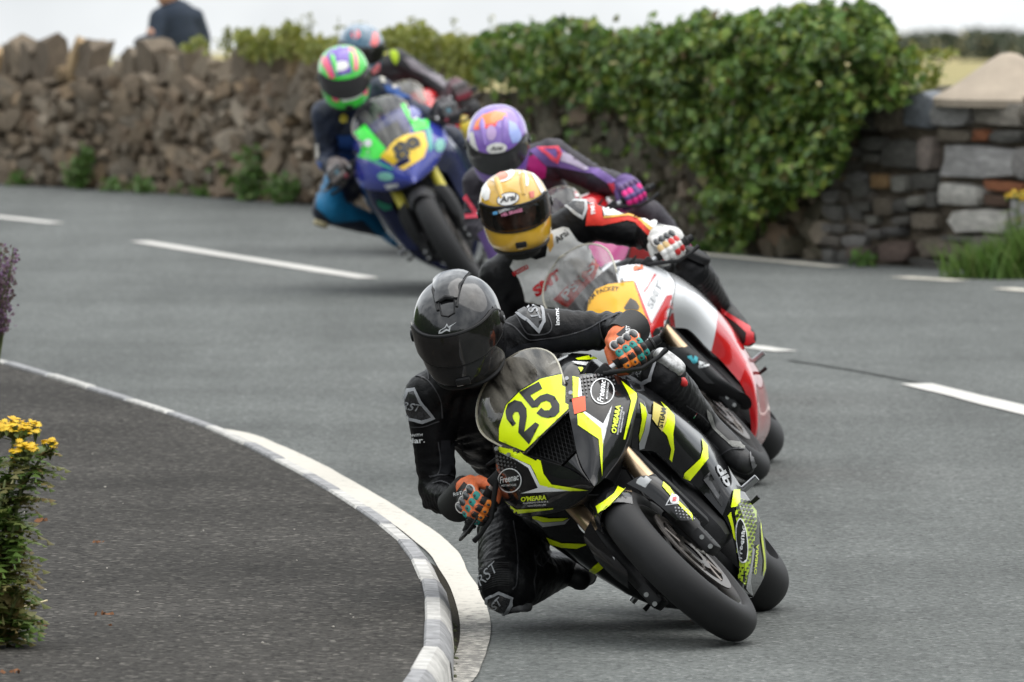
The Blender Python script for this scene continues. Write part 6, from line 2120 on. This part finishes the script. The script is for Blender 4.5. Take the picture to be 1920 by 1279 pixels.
# ---------------- machine 2 and its rider
rt = b2['root']
S2S = Surf(b2['screen'], b2['nose']); C2L = Surf(b2['cowlL'], b2['beak'], b2['nose']); S2L = Surf(b2['sideL'], b2['bellyL']); K2 = Surf(b2['cowlL'], b2['sideL'])
P_AMB = M('amber vinyl', (.90, .46, .01), .32, coat=.4, var=(7, .04))
decal('number_board', P_AMB, rt, Surf(b2['screen'], b2['nose'], b2['cowlL'], b2['cowlR'], b2['beak']), ZB((705, 930), (718, 840), (760, 778), (830, 748), (905, 738), (985, 728), (1078, 1000), (1060, 1060), (930, 1120), (720, 1070)), step=8)
text('lettering', P_BLK, rt, S2S, 'STEAM PACKET', (0, 0), (0, 0), 8, bold=.02, arc=(1147, 592, 46, 192, 285))
DARKM = paint((.10, .09, .08), .4, .2)
decal('emblem', DARKM, rt, Surf(b2['screen'], b2['cowlL'], b2['beak']), ZB((925, 890), (965, 830), (1000, 850), (1020, 885), (1010, 905), (985, 900), (960, 900), (940, 905)), off=.005)
decal('patch', P_RED, rt, Surf(b2['cowlL'], b2['screen']), ZB((822, 520), (900, 495), (955, 540), (970, 600), (940, 635), (880, 630)), off=.005)
decal('patch', paint((.78, .79, .80), .3, .5), rt, Surf(b2['cowlL'], b2['screen']), ZB((880, 632), (940, 637), (972, 604), (988, 728), (905, 735)), off=.005)
text('lettering', P_WHT, rt, Surf(b2['cowlL'], b2['screen']), 'MCN', *ZB((905, 612), (868, 524)), 8, bold=.04, off=.008)
decal('tape', P_ORG, rt, C2L, ZB((970, 620), (1030, 605), (1042, 655), (988, 668)))
decal('stripe', P_RED, rt, C2L, ZB((985, 735), (995, 732), (1090, 985), (1075, 1005)))
text('lettering', P_RED, rt, K2, 'Visorama', *ZB((1052, 800), (1118, 690)), 5, bold=.03)
text('lettering', P_SIL, rt, K2, 'SMT', *ZB((1095, 895), (1165, 735)), 13, bold=.03, shear=.2)
REDP = M('red bodywork panel', (.60, .015, .02), .16, coat=1)
decal('vent_panel', REDP, rt, K2, ZB((1075, 1010), (1180, 815), (1210, 810), (1235, 1045), (1100, 1095)), off=.004, maxlen=.15)
decal('vent_opening', P_BLK, rt, K2, ZB((1090, 1040), (1110, 1010), (1195, 985), (1185, 1015), (1100, 1060)), off=.006, maxlen=.15)
ZK = zm(1140, 560, 3.762)
for o_ in (b2['sideL'], b2['sideR']):           # the fairing's lower half is painted red
    o_.data.materials.append(REDP)
    for i_, p_ in enumerate(o_.data.polygons):
        z_ = max(o_.data.vertices[q_].co.z for q_ in p_.vertices)
        if (o_ is b2['sideL'] and i_ < 640 and i_ // 32 >= 13) or (o_ is b2['sideR'] and i_ < 640 and i_ // 32 < 7): p_.material_index = 1

# rider 2: white chest, red and white arm
S2B = Surf(body2)
LW = cloth((.80, .80, .79)); LR = cloth((.68, .035, .02)); LY = cloth((.75, .42, .08))
decal('chest_panel', LW, r2, S2B, ZC((305, 800), (345, 720), (420, 715), (500, 745), (570, 720), (600, 540), (700, 500), (745, 510), (810, 610), (900, 640), (1040, 630), (1140, 800), (1160, 950), (1000, 1180), (420, 1060), (400, 960), (370, 890)), off=.004, step=7, maxlen=.16)
decal('collar', LY, r2, S2B, ZC((580, 540), (625, 560), (630, 640), (600, 690), (580, 640)), off=.006)
text('lettering', P_BLK, r2, S2B, 'Arai', *ZC((655, 622), (745, 555)), 11, bold=.02, off=.008)
decal('sticker', P_RED, r2, S2B, ZC((318, 840), (432, 778), (442, 805), (330, 868)), ZC((326, 842), (428, 787), (434, 803), (334, 858)), off=.006, step=3)
text('lettering', P_RED, r2, S2B, 'MOTUL', *ZC((336, 856), (432, 803)), 5, bold=.04, off=.008)
text('lettering', P_RED, r2, S2B, 'SMT', *ZC((500, 1020), (700, 860)), 17, bold=.05, shear=.2, off=.008)
decal('patch', LR, r2, S2B, ZC((620, 1040), (880, 800), (960, 700), (985, 740), (920, 900), (800, 1090), (720, 1100)), off=.006, maxlen=.16)
text('lettering', P_WHT, r2, S2B, 'PSYS', *ZC((720, 1050), (930, 800)), 17, bold=.02, off=.009)
shield(r2, S2B, ZC((695, 325), (745, 300), (875, 305), (885, 370), (850, 450), (790, 410)), ZC((722, 330), (755, 315), (858, 322), (862, 368), (842, 420), (795, 385)), P_SIL, PLATE)
decal('sleeve_panel', LR, r2, S2B, ZC((890, 305), (985, 330), (1000, 430), (1190, 425), (1260, 440), (1360, 540), (1370, 590), (1240, 470), (1180, 455), (1000, 490), (870, 490)), off=.004, maxlen=.15)
decal('sleeve_panel', LW, r2, S2B, ZC((985, 335), (1150, 390), (1290, 410), (1420, 470), (1390, 520), (1260, 430), (1190, 412), (1010, 420)), off=.005, maxlen=.15)
decal('sleeve_stripe', LY, r2, S2B, ZC((1000, 425), (1190, 410), (1260, 430), (1390, 525), (1375, 545), (1255, 442), (1190, 424), (1005, 440)), off=.0065, maxlen=.15)
text('lettering', P_WHT, r2, S2B, 'PMU', *ZC((940, 405), (925, 330)), 8, bold=.02, off=.008)
S2H = Surf(h2)
EW = paint((.80, .78, .75), .2, .8)
ES = paint((.80, .16, .05), .2, .8)
c, = ZC((245, 110))
decal('helmet_patch', EW, r2, S2H, ring(*c, 24, 14, -14), off=.002); decal('helmet_patch', ES, r2, S2H, ring(c[0] + .5, c[1] + 3, 11.5, 7, -14), off=.0035)
decal('helmet_patch', EW, r2, S2H, ZC((95, 190), (125, 170), (160, 235), (150, 295), (120, 305), (95, 270)), off=.002)
decal('helmet_patch', EW, r2, S2H, ZC((370, 95), (420, 85), (445, 150), (440, 195), (405, 195), (385, 160)), off=.002)
decal('helmet_patch', EW, r2, S2H, ZC((445, 70), (500, 120), (555, 220), (585, 330), (560, 300), (520, 215)), off=.002)
c, = ZC((292, 295))
decal('maker_badge', EW, r2, S2H, ring(*c, 21, 12, -12), off=.0035); decal('maker_badge', P_BLK, r2, S2H, ring(*c, 21.3, 12.3, -12), ring(*c, 20, 11, -12), off=.0045, step=3)
text('lettering', P_BLK, r2, S2H, 'Arai', *ZC((232, 325), (362, 297)), 11, bold=.03, shear=.3, off=.006)
decal('badge', paint((.6, .12, .08), .3, .5), r2, S2H, ZC((445, 240), (482, 235), (485, 282), (452, 288)), off=.003)
V2S = Surf(v2)
decal('visor_strip', P_BLK, r2, V2S, ZC((150, 395), (450, 298), (500, 320), (520, 340), (450, 340), (180, 420)), off=.002)
text('lettering', P_WHT, r2, V2S, 'GARNETT MOTO', *ZC((225, 400), (410, 335)), 5, bold=.02, off=.004)
text('lettering', paint((.75, .25, .40), .4, .2), r2, V2S, 'HEL BRAKES', *ZC((245, 425), (400, 385)), 6, bold=.03, off=.004)
SKB = paint((.12, .38, .68), .4, .2)
decal('flag', SKB, r2, V2S, ZC((178, 392), (212, 382), (216, 405), (182, 412)), off=.004); decal('flag', SKB, r2, V2S, ZC((412, 305), (442, 298), (446, 325), (418, 332)), off=.004)
decal('visor_strip', paint((.35, .36, .12), .4, .2), r2, V2S, ZC((240, 575), (330, 575), (430, 540), (520, 480), (530, 520), (440, 580), (330, 612), (245, 600)), off=.002)
ST2 = Surf(boots2['L'])
decal('boot_panel', paint((.62, .03, .04), .4, .3), r2, ST2, ZK((790, 60), (860, 110), (960, 170), (1040, 220), (1050, 290), (1010, 350), (940, 350), (970, 300), (975, 240), (900, 170), (800, 100)), off=.002, maxlen=.1)
# ---------------- machine 3 and its rider
rt = b3['root']
K3 = Surf(b3['cowlL'], b3['screen'])
decal('patch', P_RED, rt, K3, ZP((1130, 780), (1190, 765), (1260, 830), (1250, 900), (1160, 925)), off=.004, maxlen=.15)
decal('patch', P_WHT, rt, K3, ZP((1140, 830), (1200, 815), (1230, 890), (1165, 915)), off=.006, maxlen=.15)
S3H, S3B = Surf(h3), Surf(body3)
OR3 = paint((.85, .22, .03), .2, .8)
decal('helmet_patch', OR3, r3, S3H, ZP((195, 250), (215, 190), (280, 130), (400, 90), (500, 110), (510, 160), (440, 180), (380, 210), (290, 220)), off=.002)
decal('helmet_patch', paint((.85, .06, .05), .2, .8), r3, S3H, ZP((195, 250), (290, 220), (380, 210), (420, 190), (400, 240), (300, 262), (200, 275)), off=.0025)
decal('helmet_patch', EW, r3, S3H, ZP((152, 300), (190, 290), (215, 400), (250, 490), (210, 500), (165, 440)), off=.002)
c, = ZP((410, 445)); decal('maker_badge', EW, r3, S3H, ring(*c, 19, 10, -6), off=.003); text('lettering', P_BLK, r3, S3H, 'Arai', (c[0] - 11, c[1] + 4), (c[0] + 12, c[1] + 2), 7, bold=.03, shear=.2, off=.005)
c, = ZP((362, 300)); decal('helmet_patch', paint((.45, .30, .55), .2, .8), r3, S3H, ring(*c, 9, 14, 0), off=.003)
decal('helmet_patch', paint((.30, .38, .75), .2, .8), r3, S3H, ZP((520, 180), (590, 210), (640, 300), (640, 380), (560, 400), (530, 320)), off=.002)
PURL = cloth((.20, .12, .36)); CORAL = cloth((.80, .08, .13)); LAV = cloth((.55, .48, .62))
decal('sleeve_panel', PURL, r3, S3B, ZP((720, 470), (800, 430), (1000, 440), (1250, 620), (1380, 640), (1550, 750), (1480, 790), (1330, 690), (1230, 670), (990, 620), (880, 610)), off=.004, maxlen=.15)
decal('armour_edge', CORAL, r3, S3B, ZP((790, 440), (990, 430), (1025, 500), (985, 590), (935, 560), (880, 510)), ZP((850, 450), (970, 450), (990, 500), (970, 540), (930, 510)), off=.007, maxlen=.15)
decal('sleeve_panel', LAV, r3, S3B, ZP((1030, 480), (1100, 510), (1280, 640), (1240, 650), (1100, 590), (1010, 560)), off=.0065, maxlen=.15)
decal('sleeve_panel', CORAL, r3, S3B, ZP((1470, 775), (1560, 780), (1580, 850), (1560, 900), (1500, 830)), off=.0065, maxlen=.15)
decal('chest_panel', MAG, r3, S3B, ZP((690, 540), (760, 510), (880, 620), (870, 720), (800, 740), (700, 690)), off=.005, maxlen=.15)
decal('armour_edge', CORAL, r3, S3B, ZP((80, 890), (130, 880), (180, 960), (250, 1060), (230, 1110), (120, 1110), (75, 1070), (110, 1060), (190, 1060), (140, 970)), off=.006, maxlen=.15)
# ---------------- machine 4 and its rider
rt = b4['root']
S4S = Surf(b4['screen'], b4['cowlL'], b4['cowlR'], b4['beak'], b4['nose']); K4L = Surf(b4['cowlL'], b4['sideL'], b4['screen']); K4R = Surf(b4['cowlR'], b4['sideR'], b4['beak'], b4['screen'], b4['nose'])
NEON = M('neon green vinyl', (.04, .80, .05), .3, coat=.4)
P_AM4 = paint((.88, .58, .03), .3, .3)
decal('number_board', P_AM4, rt, S4S, ZV((400, 405), (500, 300), (560, 265), (690, 238), (715, 330), (690, 410), (560, 495), (500, 470)), off=.004, maxlen=.2)
text('digits', P_BLK, rt, S4S, '89', *ZV((515, 440), (690, 372)), 34, bold=.06, off=.008)
decal('stripe', NEON, rt, K4L, ZV((540, 60), (640, 40), (720, 120), (725, 215), (630, 240), (600, 180)), off=.004, maxlen=.2)
decal('stripe', NEON, rt, K4R, ZV((180, 290), (300, 190), (440, 350), (405, 418), (350, 430), (200, 390)), off=.004, maxlen=.2)
decal('stripe', paint((.05, .40, .25), .3, .5), rt, K4R, ZV((300, 390), (400, 440), (500, 490), (470, 490), (330, 430)), off=.004, maxlen=.2)
decal('stripe', paint((.05, .36, .32), .3, .5), rt, K4L, ZV((690, 160), (740, 230), (750, 350), (725, 375), (705, 240)), off=.0035, maxlen=.2)
c, = ZV((440, 535)); decal('badge', paint((.20, .50, .42), .3, .5), rt, K4R, ring(*c, 15, 8, 5), off=.005, maxlen=.2)
c, = ZV((795, 330)); decal('badge', paint((.20, .50, .42), .3, .5), rt, K4L, ring(*c, 9, 12, 15), off=.005, maxlen=.2)
decal('badge', P_WHT, rt, K4R, ZV((430, 590), (520, 580), (525, 600), (450, 620)), off=.005, maxlen=.2)
c, = ZV((325, 315)); decal('badge', P_WHT, rt, K4R, ring(*c, 7, 7), off=.006)
c, = ZV((625, 140)); decal('badge', P_WHT, rt, K4L, ring(*c, 6, 7), off=.006)
decal('stripe', paint((.04, .35, .22), .3, .5), rt, Surf(b4['sideR'], b4['bellyR']), ZV((380, 690), (450, 720), (560, 715), (540, 745), (430, 760), (385, 730)), off=.004, maxlen=.2)
S4H, S4B = Surf(h4), Surf(body4)
PK4 = paint((.85, .10, .20), .2, .8); PU4 = paint((.14, .06, .42), .2, .8)
decal('helmet_patch', PU4, r4, S4H, ZL((62, 380), (110, 290), (220, 240), (315, 262), (330, 400), (345, 560), (170, 600), (120, 500)), off=.002)
decal('helmet_patch', PK4, r4, S4H, ZL((20, 380), (70, 380), (130, 500), (165, 620), (110, 620), (60, 520), (20, 460)), off=.0025)
decal('helmet_patch', PK4, r4, S4H, ZL((310, 285), (370, 300), (410, 400), (415, 530), (360, 540), (330, 420)), off=.0025)
c, = ZL((230, 490)); decal('maker_badge', EW, r4, S4H, ring(*c, 14, 9, -12), off=.004)
decal('helmet_patch', EW, r4, S4H, ZL((200, 840), (330, 820), (440, 760), (470, 800), (380, 850), (260, 880)), off=.002)
decal('helmet_patch', PK4, r4, S4H, ZL((105, 790), (200, 830), (210, 880), (150, 870)), off=.0025); decal('helmet_patch', PK4, r4, S4H, ZL((470, 720), (540, 680), (545, 760), (500, 810), (465, 790)), off=.0025)
BLL = cloth((.03, .09, .30)); TQL = cloth((.01, .16, .33)); CRM = cloth((.55, .52, .47))
decal('sleeve_panel', BLL, r4, S4B, ZL((690, 690), (900, 740), (1060, 810), (1040, 850), (860, 840), (720, 760)), off=.005, maxlen=.15)
decal('sleeve_patch', CRM, r4, S4B, ZL((650, 610), (720, 620), (720, 680), (670, 670)), off=.007, maxlen=.15); decal('sleeve_patch', CRM, r4, S4B, ZL((790, 660), (890, 690), (880, 740), (780, 730)), off=.007, maxlen=.15)
decal('leg_panel', TQL, r4, S4B, ZA((90, 790), (130, 745), (190, 800), (220, 880), (330, 900), (400, 960), (460, 1060), (420, 1090), (380, 1040), (300, 960), (160, 970), (85, 900)), off=.005, maxlen=.2)
decal('torso_panel', BLL, r4, S4B, ZA((180, 560), (250, 560), (280, 660), (280, 740), (200, 720)), off=.005, maxlen=.2)
decal('sleeve_patch', CRM, r4, S4B, ZA((45, 620), (95, 600), (100, 660), (70, 690)), off=.006, maxlen=.15); decal('sleeve_panel', BLL, r4, S4B, ZA((60, 680), (110, 690), (110, 790), (75, 790)), off=.006, maxlen=.15)
c, = ZA((212, 480)); decal('badge', paint((.6, .5, .05), .5, 0), r4, S4B, ring(*c, 8, 9), off=.007)
# ---------------- machine 5 and its rider
rt = b5['root']
K5 = Surf(b5['cowlL'], b5['sideL'], b5['screen'])
decal('stripe', paint((.75, .58, .08), .3, .5), rt, K5, [(862, 215), (878, 208), (884, 235), (878, 262), (864, 268)], off=.004, maxlen=.2)
decal('stripe', P_WHT, rt, K5, [(838, 252), (866, 246), (870, 262), (842, 268)], off=.005, maxlen=.2)
S5H, S5B = Surf(h5), Surf(body5)
decal('helmet_patch', paint((.02, .09, .15), .2, .8), r5, S5H, ZL((265, 190), (300, 110), (420, 70), (510, 110), (530, 220), (500, 310), (400, 300), (300, 240)), off=.002)
c, = ZL((390, 145)); decal('helmet_patch', paint((.75, .05, .07), .2, .8), r5, S5H, ring(*c, 8, 8), off=.004)
decal('helmet_patch', paint((.85, .16, .16), .2, .8), r5, S5H, ZL((560, 130), (620, 120), (640, 220), (600, 290), (545, 250)), off=.0025)
decal('helmet_patch', paint((.80, .18, .18), .2, .8), r5, S5H, ZL((560, 530), (640, 450), (700, 430), (650, 550), (570, 575)), off=.0025)
decal('collar', cloth((.45, .62, .02)), r5, S5B, ZL((750, 300), (840, 295), (860, 400), (830, 480), (770, 400)), off=.005, maxlen=.15)
decal('collar', cloth((.62, .58, .05)), r5, S5B, ZL((665, 310), (740, 300), (730, 370), (690, 370)), off=.005, maxlen=.15)
decal('sleeve_panel', cloth((.22, .20, .22)), r5, S5B, ZL((900, 400), (1000, 410), (1190, 560), (1380, 620), (1480, 740), (1400, 760), (1180, 600), (1000, 520)), off=.005, maxlen=.15)

# brake cooling duct on machine 2's left fork leg
rt = b2['root']
pts = [(1268, 672), (1300, 690), (1345, 730), (1392, 752)]
q = [L(MAT2, x, y, -.02 + .02 * i) for i, (x, y) in enumerate(pts)]
secs = []
for i, p in enumerate(q):
    w_ = (.040, .048, .046, .030)[i]; h_ = (.05, .058, .055, .04)[i]
    secs.append([tuple(p + Vector((.012 * math.cos(a) * 2, w_ * math.cos(a), 0)) * 1.0 + Vector((.03 * math.sin(a), 0, h_ * math.sin(a)))) for a in [2 * math.pi * k / 16 for k in range(16)]])
bd = MB().loft(secs).build('brake_duct', M_BLACKM, rt, 60)
SBD = Surf(bd)
CYN = paint((.08, .50, .60), .35, .3)
decal('sticker', CYN, rt, SBD, ZK((560, 405), (590, 400), (605, 430), (610, 385), (635, 385), (630, 450), (600, 460), (580, 440)), off=.003)
decal('sticker', P_WHT, rt, SBD, ZK((640, 440), (670, 420), (690, 455), (645, 470)), off=.003)
text('lettering', P_WHT, rt, SBD, 'TEAM', *ZK((640, 490), (710, 478)), 4.5, bold=.03)
